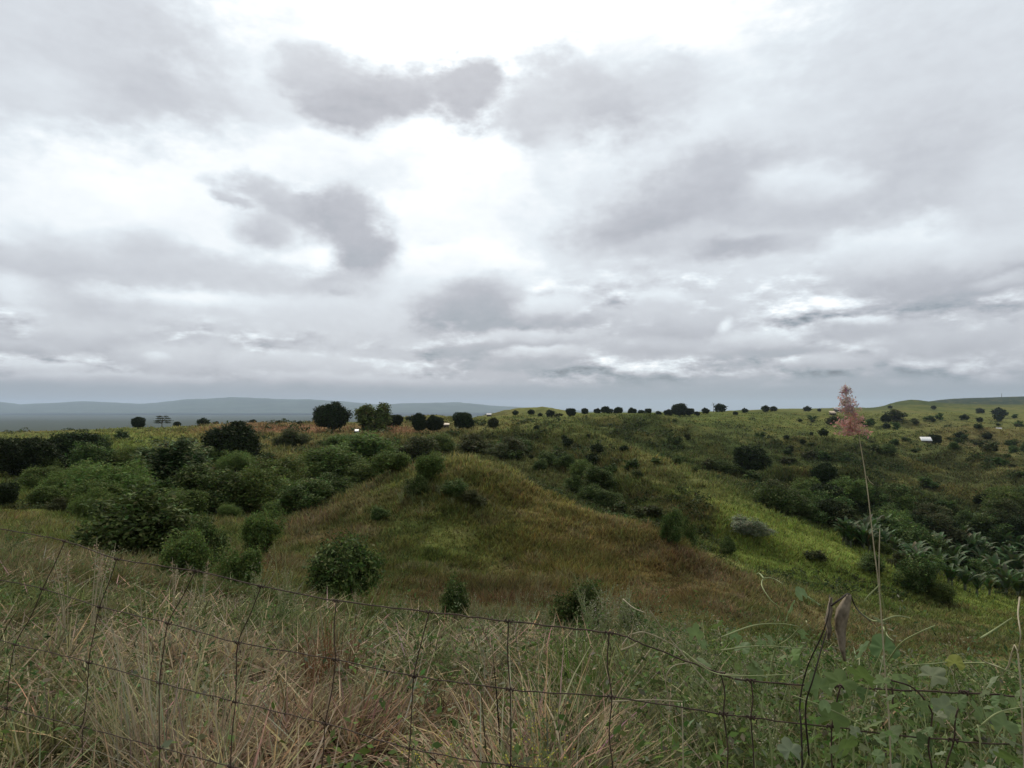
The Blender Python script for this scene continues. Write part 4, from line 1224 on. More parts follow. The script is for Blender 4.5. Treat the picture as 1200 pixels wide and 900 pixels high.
for k in range(20):
    px = random.uniform(50, 345); b = random.uniform(545, 612)
    w = random.uniform(26, 52)
    plant(['soft', 'feathery', 'soft', 'shrub'][k % 4], px, b - w * random.uniform(.55, .8), w, ('B', b), 'green bush filling the thicket on the left between the larger bushes', 'green bushes filling the left thicket')
# ---- the crowded valley on the right: dark bushes and banana plants
r_ = random.Random(8)
spots = []
for k in range(62):
    px = r_.uniform(905, 1215); b = r_.uniform(592, 662 + (px - 900) * .12)
    if px < 1040 and b > 618 + (px - 900) * .17: continue
    spots.append((b, px))
spots.sort()
for b, px in spots:
    D = float(hit([px], [b], 90)[0]); h = r_.uniform(24, 40)
    plant(r_.choice(['shrub', 'round', 'shrub', 'soft', 'olive']), px, b - h, h * r_.uniform(1.0, 1.6), ('D', D), 'dark bushy tree crowding the valley behind the bright green spur', 'bushy trees filling the right hand valley')
spots = []
for k in range(110):
    px = r_.uniform(985, 1215); b = r_.uniform(626 + (px - 985) * .03, 676 + (px - 985) * .15)
    if px < 1060: b = r_.uniform(632, 644 + (px - 985) * .12)
    spots.append((b, px))
spots.sort()
for b, px in spots:
    D = float(hit([px], [b], 70)[0]); h = r_.uniform(24, 40)
    plant('banana', px, b - h, h * r_.uniform(1.0, 1.25), ('D', D), 'banana plant with broad arching leaves in the grove beyond the green spur', 'banana plants in the valley grove', .34)

for px, b, h in [(1052, 668, 20), (1084, 676, 26), (1128, 684, 18), (1168, 692, 18), (1206, 700, 22), (1030, 650, 16), (1010, 642, 15)]:
    plant(['shrub', 'soft', 'olive'][px % 3], px, b - h, h * 1.5, ('B', b), 'low bush growing along the near edge of the banana grove', 'low bushes edging the banana grove')

# ---- small bushes dotted over the slopes
def dotted(n, x0, x1, y0, y1, wmin, wmax, kinds, label, group, dmin=30):
    k = 0
    for _ in range(n * 14):
        if k >= n: break
        px = r_.uniform(x0, x1); py = r_.uniform(y0, y1)
        D = float(hit([px], [py], dmin)[0])
        if not np.isfinite(D): continue
        qx, _q = ray(px, py); x = float(qx) * D
        if fbm(np.array([x / (D * .12)]), np.array([D / (D * .12) + 9 * math.log(D)]), 700, 3)[0] < -.02: continue
        rr = max(D * .035, 1.0); hs = [float(height(np.array([x + a * rr]), np.array([D + b * rr]))[0]) for a, b in ((0, 0), (1, 0), (-1, 0), (0, 1), (0, -1))]
        if (sum(hs[1:]) / 4 - hs[0]) / rr < .012 and r_.random() < .8: continue
        if np.linalg.norm(grass_colour(np.array([x]), np.array([D]))[0] - np.array(LUSH)) < .04: continue
        w = r_.uniform(wmin, wmax) * (.7 + .9 * (py - 480) / 100)
        plant(r_.choice(kinds), px, py - w * r_.uniform(.45, .85), w, ('D', D), label, group); k += 1


dotted(46, 610, 900, 493, 560, 5, 15, ['far', 'far', 'farolive', 'fardark'], 'small dark bush dotted on the far slope below the dark skyline trees', 'bushes dotted on the middle far slope', 60)
dotted(64, 900, 1205, 490, 600, 5, 14, ['far', 'far', 'farolive', 'fardark'], 'small dark bush dotted on the right hand slope around the pale roofed shed', 'bushes dotted on the right hand slope', 60)
dotted(26, 720, 900, 560, 650, 7, 15, ['far', 'farolive'], 'small bush dotted on the near valley side right of the knoll', 'bushes dotted on the near valley side', 40)
dotted(16, 400, 640, 522, 550, 8, 18, ['far', 'farolive', 'farolive'], 'low bush dotted on the slope between the knoll and the plateau trees', 'bushes dotted behind the knoll', 60)
dotted(20, 20, 330, 512, 600, 10, 22, ['far', 'farolive', 'far'], 'low bush filling in among the bigger bushes on the left', 'small bushes on the left slope', 40)

# ------------------------------------------------------------------ sheds and far buildings
M_GREYROOF = plain('grey_roof_sheet', (.30, .30, .30), .6, .3, 3, .15)


def shed(px, py, w, D, label, hgt=.55, roofmat=None, yaw=0.25, cat='shed', pitch=.22, name='shed'):
    W_ = w / F * D; Dp = W_ * .7; Hh = W_ * hgt
    qx, qz = ray(px, py); x = float(qx) * D
    z = float(height(np.array([x]), np.array([float(D)]))[0])
    t = thing(name, label, cat, (x, D, z)); t.rotation_euler = (0, 0, yaw)
    rise = Dp * pitch
    mb = MB(); a, b = W_ / 2, Dp / 2
    mb.poly([(-a, -b, -.3 * Hh), (a, -b, -.3 * Hh), (a, b, -.3 * Hh), (-a, b, -.3 * Hh), (-a, -b, Hh), (a, -b, Hh), (a, b, Hh + rise), (-a, b, Hh + rise)], [(0, 3, 2, 1), (0, 1, 5, 4), (1, 2, 6, 5), (2, 3, 7, 6), (3, 0, 4, 7), (4, 5, 6, 7)])
    mb.build('wall', M_WALL, t, None, False)
    mb = MB(); o = W_ * .09; th = W_ * .02; s = (rise / (2 * b))
    n = 14
    top = []; bot = []
    for k in range(n + 1):
        xx = -a - o + (2 * a + 2 * o) * k / n; rz = th * .9 * (k % 2)
        for yy in (-b - o, b + o): top.append((xx, yy, Hh + (yy + b) * s + th * 1.6 + rz)); bot.append((xx, yy, Hh + (yy + b) * s + th * .6 + rz))
    q = [(2 * k, 2 * k + 2, 2 * k + 3, 2 * k + 1) for k in range(n)]; m_ = len(top)
    q += [(m_ + 2 * k + 1, m_ + 2 * k + 3, m_ + 2 * k + 2, m_ + 2 * k) for k in range(n)]
    q += [(2 * k + 2, 2 * k, m_ + 2 * k, m_ + 2 * k + 2) for k in range(n)] + [(2 * k + 1, 2 * k + 3, m_ + 2 * k + 3, m_ + 2 * k + 1) for k in range(n)]
    q += [(0, 1, m_ + 1, m_), (2 * n + 1, 2 * n, m_ + 2 * n, m_ + 2 * n + 1)]
    mb.poly(top + bot, q); mb.build('roof', roofmat or M_ROOF, t, None, False)
    mb = MB(); mb.box((-a * .25, -b - .02 * W_, -.02), (a * .25, -b + .01 * W_, Hh * .8)); mb.build('door', M_DOOR, t, None, False)


shed(1085, 505, 9.5, 360, 'shed with a bright pale roof alone on the right hand slope', .42, None, -.35, pitch=.5)
shed(418, 512, 4, 172, 'tiny white hut roof below the paler green bushy tree', .5, None, .2, 'hut', .7, 'hut')
shed(522, 499, 8, 228, 'low pale roof between the paired dark trees and the egg shaped tree', .4, M_RUSTROOF, .1, 'hut', .3, 'hut')
shed(573, 489, 5, 440, 'tiny far white roof on the skyline right of the egg shaped tree', .5, M_GREYROOF, 0, 'house', .4, 'house')
shed(982, 481, 8, 820, 'long low far house with a white roof left of the pink seed head', .3, M_GREYROOF, .05, 'house', .4, 'house')
shed(976, 488, 6, 520, 'tan roofed hut showing through the left side of the pink seed head', .4, M_RUSTROOF, .1, 'hut', .5, 'hut')
shed(1064, 574, 7, 200, 'low tan roofed hut down in the right hand valley', .4, M_RUSTROOF, .3, 'hut', .6, 'hut')
shed(1171, 511, 5, 430, 'tiny white roof on the brown slope near the right edge', .4, M_GREYROOF, -.5, 'hut', .5, 'hut')
shed(281, 498, 6, 330, 'tiny far white roof on the skyline at the edge of the brown field', .5, M_GREYROOF, .1, 'house', .5, 'house')
t = thing('radio_mast', 'thin far mast standing on the skyline at the right edge', 'mast', (0, 0, 0))
x = float(ray(1174, 470)[0]) * 3100; z = float(height(np.array([x]), np.array([3100.0]))[0]); t.location = (x, 3100, z)
hm = float(CAMZ + ray(1174, 461)[1] * 3100) - z
mb = MB(); mb.tube([(0, 0, -2), (0, 0, hm * .7), (0, 0, hm)], [1.1, .8, .4], 6); mb.build('pole', M_WIRE, t)
mb = MB(); mb.tube([(-2.5, 0, hm * .9), (2.5, 0, hm * .9)], .4, 6); mb.build('crossbar', M_WIRE, t)

# ------------------------------------------------------------------ the wire fence
def fdepth(px): return float(np.interp(px, [-200, 0, 230, 500, 715, 850, 1200, 1400], [3.2, 2.75, 2.3, 1.92, 1.75, 1.66, 1.5, 1.42]))


def fpt(px, py, dd=0.0): return at(px, py, fdepth(px) + dd)


def build_fence():
    ROW = [
        [(-160, 600), (-80, 607), (0, 620), (76, 634), (137, 655), (229, 669), (306, 687), (394, 704), (503, 717), (596, 728), (714, 742), (760, 757), (845, 790), (880, 798), (985, 805), (1130, 812), (1200, 816), (1330, 824)],
        [(-160, 655), (-80, 668), (0, 680), (50, 690), (117, 711), (197, 730), (279, 753), (393, 773), (485, 792), (598, 808), (717, 817), (848, 837), (880, 841), (975, 852), (1118, 868), (1200, 873), (1330, 880)],
        [(-160, 712), (-80, 730), (18, 755), (104, 776), (187, 800), (276, 822), (381, 848), (480, 877), (598, 897), (718, 903), (852, 912), (884, 915), (978, 925), (1116, 940), (1200, 946), (1330, 956)],
        [(-160, 780), (-80, 800), (8, 830), (97, 852), (187, 876), (270, 898), (372, 925), (478, 952), (598, 975), (720, 985), (855, 1000), (888, 1003), (980, 1012), (1114, 1030), (1200, 1036), (1330, 1048)],
        [(-160, 850), (-80, 875), (-4, 900), (97, 925), (187, 955), (268, 980), (368, 1005), (477, 1035), (598, 1060), (722, 1070), (857, 1085), (890, 1088), (982, 1100), (1112, 1120), (1200, 1128), (1330, 1140)],
    ]
    ROW = [[fpt(*p) for p in row] for row in ROW]
    root = thing('wire_fence', 'sagging rusty woven wire fence crossing the near grass', 'fence', (ROW[0][8].x, ROW[0][8].y, float(height(np.array([ROW[0][8].x]), np.array([ROW[0][8].y]))[0])))
    o = -Vector(root.location)
    sides = random.Random(3)
    for k, row in enumerate(ROW):
        pts = curve_pts([p + o for p in row], 8)
        pts = [p + Vector((0, 0, sides.uniform(-.0018, .0018))) for p in pts]
        MB().tube(pts, .0021 if k == 0 else .0018, 5).build('line_wire', M_WIRE, root)
    S0 = [0, 1, 3, 4, 5, 6, 7, 8, 9, 10, 12, 13, 14, 15, 17]
    S1 = [0, 1, 3, 4, 5, 6, 7, 8, 9, 10, 11, 12, 13, 14, 16]
    S2 = [0, 1, 2, 3, 4, 5, 6, 7, 8, 9, 10, 11, 12, 13, 15]
    for c in range(len(S0)):
        nodes = [row[i_[c]] + o for row, i_ in zip(ROW, (S0, S1, S2, S2, S2))]
        foot = nodes[-1] + (nodes[-1] - nodes[-2]) * .9
        ctrl = []
        for a, b in zip(nodes, nodes[1:] + [foot]):
            ctrl.append(a); ctrl.append((a + b) / 2 + Vector((sides.uniform(-.006, .006) - (.012 if c in (9, 13) else 0), sides.uniform(-.006, .006), 0)))
        ctrl.append(foot)
        mb = MB(); mb.tube(curve_pts(ctrl, 4), .0019, 5)
        for n_ in nodes:            # the wrapped knots
            d = Vector((1, 0, -.1)).normalized()
            loop = [n_ + d * (s * .0030) + Vector((0, math.cos(s * 1.9) * .0046, math.sin(s * 1.9) * .0046)) for s in np.linspace(-4, 4, 26)]
            mb.tube(loop, .0022, 4)
        mb.build('stay_wire', M_WIRE, root)
    # stays that came loose at the top
    for pts in ([(1037, 794), (1044, 801), (1046, 812), (1046, 825)], [(1040, 796), (1070, 806), (1090, 830), (1092, 842), (1090, 858), (1088, 876), (1092, 900)], [(985, 805), (981, 820), (980, 833)]):
        MB().tube(curve_pts([fpt(*p, -.01) + o for p in pts], 5), .0021, 5).build('stay_wire', M_WIRE, root)


build_fence()

# ------------------------------------------------------------------ pink grass
def build_pink_grass():
    D = 1.42
    P = [at(*p, D) for p in [(1044, 900), (1038, 800), (1031, 700), (1024, 640), (1016, 570), (1009, 525), (1004, 500), (996, 478), (990, 455)]]
    foot = P[0].copy(); foot.z = float(height(np.array([foot.x]), np.array([foot.y]))[0])
    root = thing('pink_grass', 'tall grass stalk with a fluffy pink seed head rising above the skyline', 'grass stalk', tuple(foot))
    o = -foot
    pts = [foot + o - Vector((0, 0, .02))] + [p + o for p in P]
    cp = curve_pts(pts, 6)
    MB().tube(cp, list(np.linspace(.0018, .0006, len(cp))), 6).build('stem', M_STRAW, root)
    MB().tube(curve_pts([at(*p, D) + o for p in [(1031, 692), (1030, 660), (1031, 620)]], 5), [.0012] * 10 + [.0006], 5).build('stem', M_STRAW, root)
    MB().tube(curve_pts([at(*p, D) + o for p in [(1016, 558), (1019, 564), (1024, 568)]], 4), [.0008] * 8 + [.0004], 5).build('blade', M_STRAW, root)
    MB().tube(curve_pts([at(*p, D) + o for p in [(1031, 685), (1024, 692), (1016, 700), (1012, 706)]], 4), [.0016] * 8 + [.0014] * 4 + [.0006], 5).build('blade', M_GSTEM, root)
    # the head: thin branchlets carrying silky spikelets
    axis = curve_pts([at(*p, D) for p in [(1006, 506), (1000, 490), (994, 472), (989, 452)]], 10)
    rr = random.Random(4); V, Q, C = [], [], []; branch = MB()
    cen, siz, col = [], [], []
    for k in range(150):
        f = rr.random() ** 1.25; p = axis[int(f * (len(axis) - 1))]
        reach = (.034 * (1 - f) ** .8 + .006) * rr.uniform(.35, 1.0)
        a = rr.uniform(0, 2 * math.pi); sl = rr.uniform(.1, .9)
        e = p + Vector((math.cos(a) * reach * 1.0 - .010 * (1 - f), math.sin(a) * reach, reach * sl - .014 * (1 - f)))
        branch.tube([p + o, (p + e) / 2 + o + Vector((0, 0, .003)), e + o], [.00035, .0003, .0002], 3, False)
        for j in range(9):
            g_ = rr.uniform(.4, 1.05); q = p + (e - p) * g_ + Vector((rr.gauss(0, .0035), rr.gauss(0, .0035), rr.gauss(0, .0035)))
            cen.append(tuple(q + o)); siz.append(rr.uniform(.0022, .0050))
            base = (.54, .32, .28) if f < .5 else (.57, .40, .38) if rr.random() < .7 else (.55, .50, .50)
            col.append(base)
    branch.build('branchlets', M_STRAW, root)
    pile = Pile(); leaf_quads(pile, np.array(cen), np.array(siz), jitter(np.array(col), .12), .1, .42)
    pile.build('seed_head', M_PINK, root)


build_pink_grass()

# ------------------------------------------------------------------ climbing vines on the fence (right)
def lobed_leaf(tone, seed, lobes=5, depth=.38, name='leaf'):
    """a palmate leaf in the XY plane, stalk at the origin, about 1 across"""
    r = random.Random(seed); n = 40; ring = []
    for k in range(n + 1):
        a = -2.55 + 5.1 * k / n
        lob = abs(math.cos(a * lobes / 2 * .98)); rad = .5 * ((1 - depth) + depth * lob ** 1.3) * (1.08 - .10 * abs(a)) * r.uniform(.97, 1.03)
        x, y = math.sin(a) * rad, math.cos(a) * rad
        ring.append((x, y, -.16 * (x * x + y * y) * 2 + .05 * lob + .02 * math.sin(a * 7)))
    mid = [(p[0] * .5, p[1] * .5, p[2] * .35 + .012) for p in ring]
    v = [(0, 0, 0)] + mid + ring; m = n + 1
    t = [(0, 1 + k + 1, 1 + k) for k in range(n)]; q = [(1 + k, 1 + k + 1, 1 + m + k + 1, 1 + m + k) for k in range(n)]
    tone_v = np.array([tuple(c * 1.25 for c in tone)] + [tuple(c * (1.0 + .12 * (k % 8 == 0)) for c in tone) for k in range(m)] + [tone] * m)
    return make_mesh(name, np.array(v), q, t, M_VINE, None, tone_v, True)


LV = [lobed_leaf((.125, .185, .060), 1), lobed_leaf((.150, .205, .080), 2), lobed_leaf((.095, .145, .052), 3, 3, .28), lobed_leaf((.175, .205, .115), 4, 5, .30), lobed_leaf((.150, .200, .090), 5, 1, .05)]
LV_YELLOW = lobed_leaf((.21, .22, .055), 6, 3, .25); LV_PALE = lobed_leaf((.17, .20, .12), 7, 5, .3)


def leaf_at(root, px, py, D, size_px, mesh, pitch, roll, yaw):
    o = link('leaf', mesh, root)
    p = at(px, py, D) - Vector(root.location); s = size_px / F * D
    s *= .85
    o.location = p; o.scale = (s, s, s); o.rotation_euler = (pitch, roll, yaw)
    return o


def vine(label, stems, leaves, extra, seed, D0, smat=None, mats=None):
    r = random.Random(seed)
    p0 = at(*stems[0][0], D0); z = float(height(np.array([p0.x]), np.array([p0.y]))[0])
    root = thing('climbing_vine', label, 'vine', (p0.x, p0.y, z)); o = -Vector(root.location)
    for k, st in enumerate(stems):
        pts = [at(a, b, D0 + .06 * math.sin(k * 2.1 + i)) + o for i, (a, b) in enumerate(st)]
        if k == 0: pts = [Vector((0, 0, -.03))] + pts
        cp = curve_pts(pts, 6)
        MB().tube(cp, list(np.linspace(.0022, .0011, len(cp))), 6).build('stem', smat or M_GSTEM, root)
    for (a, b, s, m, dd) in leaves:
        leaf_at(root, a, b, D0 + dd, s, m, r.uniform(.5, 1.25), r.uniform(-.4, .4), r.uniform(-2.6, 2.6))
    for (x0, x1, y0, y1, n, s0, s1) in extra:
        for k in range(n):
            leaf_at(root, r.uniform(x0, x1), r.uniform(y0, y1), D0 + r.uniform(-.22, .35), r.uniform(s0, s1), r.choice(LV), r.uniform(.2, 1.3), r.uniform(-.6, .6), r.uniform(-3.1, 3.1))
    return root


vine('leafy green vine hanging on the fence under the pink grass stalk', [
    [(1000, 895), (1010, 840), (1022, 790), (1036, 755), (1036, 715), (1031, 690)], [(1040, 775), (1057, 753), (1080, 740), (1096, 733)], [(1033, 728), (1050, 722), (1066, 724)], [(1033, 728), (1022, 727), (1008, 717), (995, 699)], [(1035, 735), (1040, 745), (1047, 751)], [(1010, 850), (970, 830), (930, 815)]],
    [(1033, 728, 26, LV[3], -.02), (1036, 760, 44, LV[2], .08), (1008, 762, 34, LV[2], .12), (985, 800, 48, LV[0], 0), (960, 806, 40, LV[1], .05), (1012, 794, 46, LV[0], -.05), (990, 876, 56, LV[0], -.1), (975, 842, 46, LV[0], 0), (1020, 850, 46, LV[1], .1), (926, 880, 36, LV_PALE, -.1), (1042, 862, 40, LV[2], 0), (948, 868, 42, LV[0], .1), (1062, 806, 34, LV[1], .1)],
    [(930, 1075, 790, 905, 30, 15, 28)], 1, 1.5)
vine('pale vine with curling tendrils at the fence kink right of centre', [
    [(905, 895), (893, 830), (905, 775), (915, 730), (912, 712), (903, 703), (893, 687), (895, 678), (906, 678), (917, 684)], [(800, 763), (833, 787), (870, 792), (935, 790)], [(845, 747), (883, 733), (915, 731), (936, 734)], [(895, 678), (890, 672), (886, 673)], [(905, 760), (925, 748), (940, 732)], [(845, 762), (890, 757), (945, 760)]],
    [(925, 716, 34, LV[4], 0), (953, 703, 34, LV[4], .05), (940, 697, 22, LV[4], -.05), (930, 768, 34, LV[0], 0), (905, 752, 28, LV[1], .05), (815, 744, 30, LV[1], .3), (838, 734, 28, LV[0], .3), (870, 760, 26, LV[2], .2), (886, 788, 30, LV[1], .1)],
    [(820, 950, 740, 800, 16, 12, 24)], 2, 1.62)
vine('creeping vine with one yellow leaf in the fence corner at the lower right', [
    [(1150, 895), (1140, 850), (1120, 800), (1117, 778), (1090, 778), (1060, 780)], [(1117, 778), (1155, 777), (1178, 785), (1203, 795)], [(1150, 850), (1170, 835), (1200, 828)], [(1149, 748), (1168, 736), (1186, 724)]],
    [(1119, 777, 27, LV_YELLOW, -.02), (1160, 800, 30, LV[3], 0), (1092, 792, 40, LV[3], .05), (1176, 850, 50, LV[1], 0), (1150, 840, 40, LV[1], .05), (1190, 872, 44, LV_PALE, -.06), (1128, 860, 36, LV[0], .1), (1070, 884, 42, LV[0], 0), (1188, 800, 32, LV[2], .1), (1185, 890, 44, LV[0], 0), (1105, 830, 34, LV[3], .2)],
    [(1075, 1215, 810, 905, 32, 14, 28)], 3, 1.5)
# dried vine bits
def twig(name, label, cat, strands, D, rad, material, parts='stem', dried=None):
    p0 = at(*strands[0][0], D); root = thing(name, label, cat, (p0.x, p0.y, float(height(np.array([p0.x]), np.array([p0.y]))[0]))); o = -Vector(root.location)
    for k, st in enumerate(strands):
        pts = [at(a, b, D + .05 * math.sin(i * 1.3 + k * 2)) + o for i, (a, b) in enumerate(st)]
        if k == 0: pts = [Vector((0, 0, -.03))] + pts
        cp = curve_pts(pts, 5); MB().tube(cp, list(np.linspace(rad, rad * .55, len(cp))), 6).build(parts, material, root)
    return root, o


M_DRY = plain('dried_leaf', (.19, .155, .11), .85, .15, 60, .45)
M_BLACK = plain('dead_dark_stem', (.035, .027, .022), .85, .2, 60, .4)
root, o = twig('dead_stalk', 'dead brown stalk with a curled dry leaf hanging beside the pink grass', 'dead plant',
               [[(940, 892), (937, 830), (945, 785), (962, 747), (971, 720), (972, 697)], [(948, 885), (944, 830), (953, 795), (965, 752), (974, 722)], [(974, 710), (985, 702), (995, 696), (1002, 710), (1008, 718), (1020, 728)]], 1.46, .0022, M_BLACK)
for strip in ([(995, 697, 4), (992, 704, 10), (988, 714, 15), (986, 725, 15), (985, 736, 12), (986, 748, 9), (987, 760, 6), (990, 775, 1.5)], [(974, 700, 2), (973, 708, 4), (972, 717, 6), (970, 727, 6), (972, 738, 5), (971, 749, 2)]):
    mb = MB(); vs = []
    for k, (a, b, w) in enumerate(strip):
        for s_ in (-1, -.35, .35, 1): vs.append(at(a + s_ * w / 2, b, 1.45 - .016 * (1 - s_ * s_) + .006 * math.sin(k * 1.9 + s_ * 2)) + o)
    q = [(4 * k + j, 4 * k + j + 1, 4 * k + j + 5, 4 * k + j + 4) for k in range(len(strip) - 1) for j in range(3)]
    mb.poly(vs, q); ob = mb.build('dry_leaf', M_DRY, root)
    sm = ob.modifiers.new('thickness', 'SOLIDIFY'); sm.thickness = .0012
twig('dead_vine', 'bare pale dead vine arching along the fence where the top wire dips', 'dead vine',
     [[(800, 850), (797, 840), (788, 825), (780, 799), (788, 781), (807, 777)], [(728, 762), (747, 753), (759, 734)], [(741, 743), (756, 741), (784, 753), (806, 768), (840, 788), (862, 790)], [(762, 716), (780, 742), (795, 760), (820, 790), (842, 815)], [(730, 702), (742, 712), (756, 718)], [(717, 822), (760, 820), (800, 822)]], 1.8, .0019, M_STRAW)
twig('dead_vine', 'short bare pale dead vine above the yellow leaf at the right edge', 'dead vine',
     [[(1196, 800), (1178, 786), (1155, 776), (1148, 770)], [(1195, 700), (1193, 720), (1196, 745), (1193, 765)]], 1.42, .002, M_STRAW)

# ------------------------------------------------------------------ standing weeds and tussocks beyond the fence
def weed_proto(seed, stems, leafy, seeds, seedcol, leafcol, plume=False):
    """1 m tall; returns meshes for stem, leaves, seed heads"""
    r = random.Random(seed); mb = MB(); lc, ls, sc, ss = [], [], [], []
    for k in range(stems):
        a = r.uniform(0, 6.28); ln = r.uniform(.05, .28); h = r.uniform(.65, 1.0)
        tip = Vector((math.cos(a) * ln, math.sin(a) * ln, h)); mid = Vector((tip.x * .35, tip.y * .35, h * .5))
        cp = curve_pts([(r.gauss(0, .02), r.gauss(0, .02), -.03), mid, tip], 5); mb.tube(cp, list(np.linspace(.0055, .0022, len(cp))), 5, False)
        for j in range(leafy):
            f = r.uniform(.12, .95); p = cp[int(f * (len(cp) - 1))]; aa = r.uniform(0, 6.28); q = p + Vector((math.cos(aa), math.sin(aa), .3)) * r.uniform(.015, .06)
            lc.append(tuple(q)); ls.append(r.uniform(.014, .032) * (1.15 - f * .6))
        for b in range(4 if seeds else 0):
            f = r.uniform(.5, .95); p = cp[int(f * (len(cp) - 1))]; aa = r.uniform(0, 6.28)
            e = p + Vector((math.cos(aa) * .10, math.sin(aa) * .10, r.uniform(.06, .2))) * r.uniform(.5, 1); mb.tube([p, (p + e) / 2 + Vector((0, 0, -.008)), e], [.002, .0016, .001], 3, False)
            for j in range(seeds):
                g_ = r.uniform(.2, 1.05); sc.append(tuple(p + (e - p) * g_ + Vector((r.gauss(0, .008), r.gauss(0, .008), r.gauss(0, .01))))); ss.append(r.uniform(.004, .0095))
        if plume:
            for j in range(60):
                f = r.uniform(.72, 1.0); p = cp[int(f * (len(cp) - 1))]; sc.append(tuple(p + Vector((r.gauss(0, .018), r.gauss(0, .018), r.gauss(0, .02))))); ss.append(r.uniform(.006, .012))
    out = [('stem', mb.mesh('stem', M_STRAW if plume else M_GSTEM))]
    if lc:
        p = Pile(); leaf_quads(p, np.array(lc), np.array(ls), jitter(np.tile(leafcol, (len(lc), 1)), .25), .5, .36)
        out.append(('leaves', make_mesh('leaves', np.concatenate(p.V), np.concatenate(p.Q), None, M_LEAF, np.concatenate(p.C))))
    if sc:
        p = Pile(); leaf_quads(p, np.array(sc), np.array(ss), jitter(np.tile(seedcol, (len(sc), 1)), .2), .2, .55)
        out.append(('seed_sprays', make_mesh('seed_sprays', np.concatenate(p.V), np.concatenate(p.Q), None, M_GRASS, np.concatenate(p.C))))
    return out


WEED = {'seedy': [weed_proto(k, 8, 16, 9, (.34, .31, .21), (.085, .105, .045)) for k in (1, 2, 3)],
        'green': [weed_proto(k, 9, 34, 0, (0, 0, 0), (.070, .105, .036)) for k in (4, 5)],
        'pale': [weed_proto(k, 10, 22, 6, (.38, .36, .27), (.135, .145, .085)) for k in (6, 7)],
        'plume': [weed_proto(k, 4, 0, 0, (.36, .30, .20), (.1, .1, .05), True) for k in (8, 9)],
        'flower': [weed_proto(10, 9, 22, 5, (.48, .40, .10), (.080, .110, .040))]}


def weed(kind, px, top, D, label, group=None, wide=1.0):
    qx, qz = ray(px, top); x = float(qx) * D; z = float(height(np.array([x]), np.array([float(D)]))[0])
    hh = max(.2, CAMZ + float(qz) * D - z)
    k = _cnt.get('w' + kind, 0); _cnt['w' + kind] = k + 1
    root = thing('grass_plume' if kind == 'plume' else 'weed_plant', label, 'grass stalk' if kind == 'plume' else 'weed', (x, D, z), group)
    for n_, me in WEED[kind][k % len(WEED[kind])]: link(n_, me, root)
    s = min(hh, .95) * wide
    root.scale = (s, s, hh); root.rotation_euler = (0, 0, k * 1.7)


W_R = random.Random(12)
for px, top, D in [(478, 562, 33.6), (490, 556, 34), (500, 560, 33.8), (515, 566, 33.4), (528, 560, 33.8), (540, 566, 33.5), (552, 574, 33.2), (566, 582, 32.8), (484, 572, 33), (508, 578, 32.8), (546, 588, 32.4), (530, 580, 32.6), (470, 570, 33.2), (560, 596, 32), (495, 584, 32.4)]:
    weed('pale' if px % 4 else 'green', px, top, D, 'tall ragged weed standing on the front of the knoll', 'tall weeds on the front of the knoll', 1.6)
G1, G2, G3 = 'seedy weeds standing behind the fence', 'pale weeds right of centre', 'dry plumes on the left bank'
for px, top, D in [(300, 652, 8), (330, 640, 7), (345, 668, 6.5), (285, 678, 6), (455, 690, 8), (478, 698, 7.5), (555, 684, 9), (582, 690, 8.5), (612, 688, 9), (640, 692, 8)]:
    weed('seedy', px, top, D, 'thin weed with pale seed specks behind the left half of the fence', G1)
for px, top, D in [(690, 676, 8), (706, 682, 7.6), (722, 672, 8.4), (738, 684, 7.8), (700, 694, 7.2), (755, 700, 7)]:
    weed('pale', px, top, D, 'pale shrubby weed clustered behind the dark blue green bush', G2, 1.3)
for px, top, D in [(775, 716, 6), (800, 728, 5), (824, 738, 4.4), (846, 742, 4), (866, 735, 3.6), (888, 748, 3.3), (834, 762, 3.2), (862, 780, 2.8), (792, 770, 3.6), (815, 800, 2.8), (905, 790, 2.6), (768, 790, 3.2), (880, 800, 2.4)]:
    weed('seedy', px, top, D, 'wispy weed full of tiny seeds around the fence dip right of centre', 'wispy weeds at the fence dip', 1.1)
for px, top, D in [(110, 608, 6.5), (124, 600, 7), (82, 616, 6), (220, 652, 6), (205, 640, 8), (420, 676, 10), (240, 640, 9)]:
    weed('plume', px, top, D, 'tall dry grass plume on the left bank behind the fence', G3)
for px, top, D in [(640, 770, 3.2), (668, 790, 2.8), (700, 775, 3.4), (740, 770, 3.6), (560, 745, 4.5), (600, 730, 5.2), (520, 740, 4.8), (480, 750, 4.6), (660, 735, 5.4), (760, 745, 4.8)]:
    weed('green', px, top, D, 'leafy green weed in the grass behind the middle of the fence', 'leafy green weeds behind the fence', 1.2)
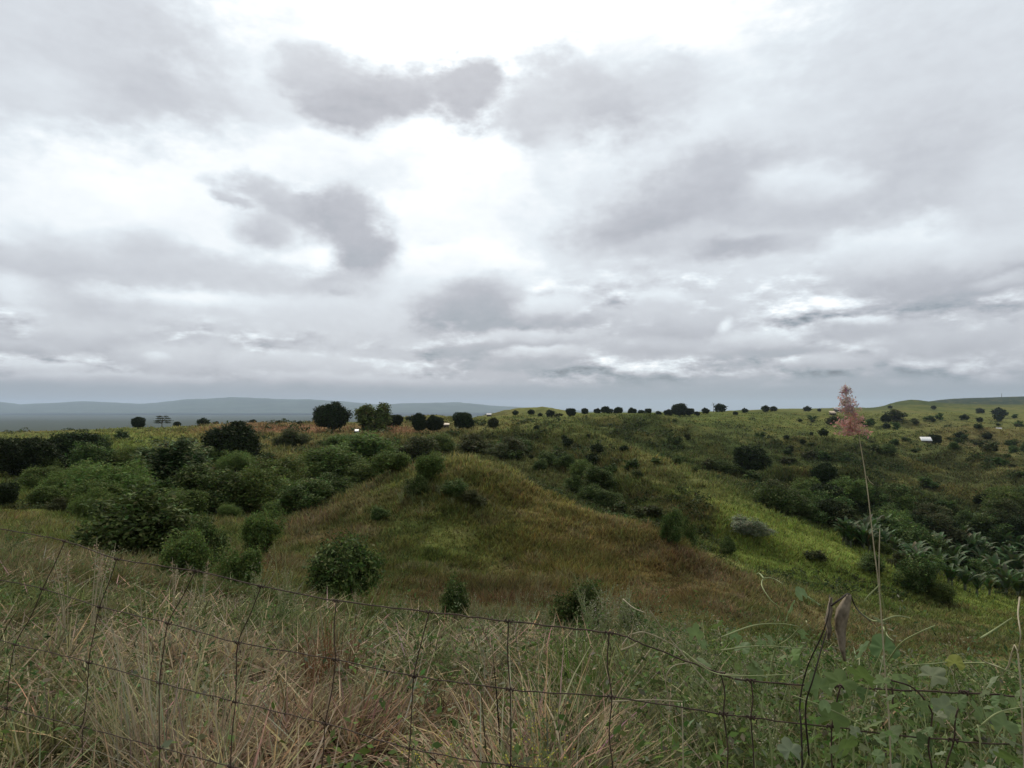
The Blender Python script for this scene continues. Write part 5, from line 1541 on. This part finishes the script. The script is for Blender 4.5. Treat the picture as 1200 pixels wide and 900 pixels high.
for px, top, D in [(630, 838, 2.2), (652, 850, 2.1), (610, 856, 2.15), (500, 838, 2.2), (640, 800, 2.7)]:
    weed('flower', px, top, D, 'low weed with dull yellow flowers at the foot of the fence', 'yellow flowered weeds', 1.2)
for px, top, D in [(960, 830, 2.0), (1100, 815, 2.2), (1150, 810, 2.0), (900, 840, 1.9), (1050, 825, 2.1), (1190, 815, 2.4), (1000, 780, 2.6), (920, 770, 3.0), (1080, 775, 2.8), (1140, 770, 3.2)]:
    weed('green', px, top, D, 'leafy weed under the vines at the right end of the fence', 'leafy weeds under the vines', 1.2)


def tussock(px, top, D, n, w, col, label):
    qx, qz = ray(px, top); x = float(qx) * D; z = float(height(np.array([x]), np.array([float(D)]))[0]); hh = CAMZ + float(qz) * D - z
    V, q, c = tuft_field(np.array([[0, 0, 0.0]]), n, np.array([hh * 1.05]), np.array([.0055]), np.array([w]), np.array([col]), (.0, .45), (.1, .9), 4, .2)
    root = link('grass_tussock', make_mesh('grass_tussock', V, q, None, M_GRASS, c)); root.location = (x, D, z)
    tag(root, label, 'grass tussock')


tussock(182, 712, 2.9, 130, .16, (.30, .27, .18), 'pale straw tussock standing upright by the fence, the taller left one')
tussock(240, 745, 2.75, 130, .16, (.30, .26, .17), 'pale straw tussock by the fence, the shorter right one')
tussock(680, 742, 4.2, 150, .20, (.11, .17, .04), 'bright green grass tussock behind the fence right of centre')
tussock(655, 752, 4.0, 110, .18, (.105, .155, .045), 'smaller green grass tussock at the left of the brightest one')
tussock(435, 672, 11, 160, .5, (.12, .17, .05), 'bright green grass tussock right of the round dark green bush')
tussock(390, 718, 5.0, 150, .22, (.17, .095, .055), 'reddish brown dry tussock right behind the top fence wire')
#@END
# ------------------------------------------------------------------ render settings
scene.render.engine = 'CYCLES'
scene.view_settings.view_transform = 'Standard'
scene.view_settings.look = 'None'
scene.view_settings.exposure = 0.3
scene.view_settings.gamma = 1.0
scene.view_settings.use_curve_mapping = False
scene.cycles.use_denoising = True
scene.cycles.max_bounces = 6
scene.cycles.diffuse_bounces = 3
scene.cycles.transmission_bounces = 3
scene.cycles.volume_bounces = 1
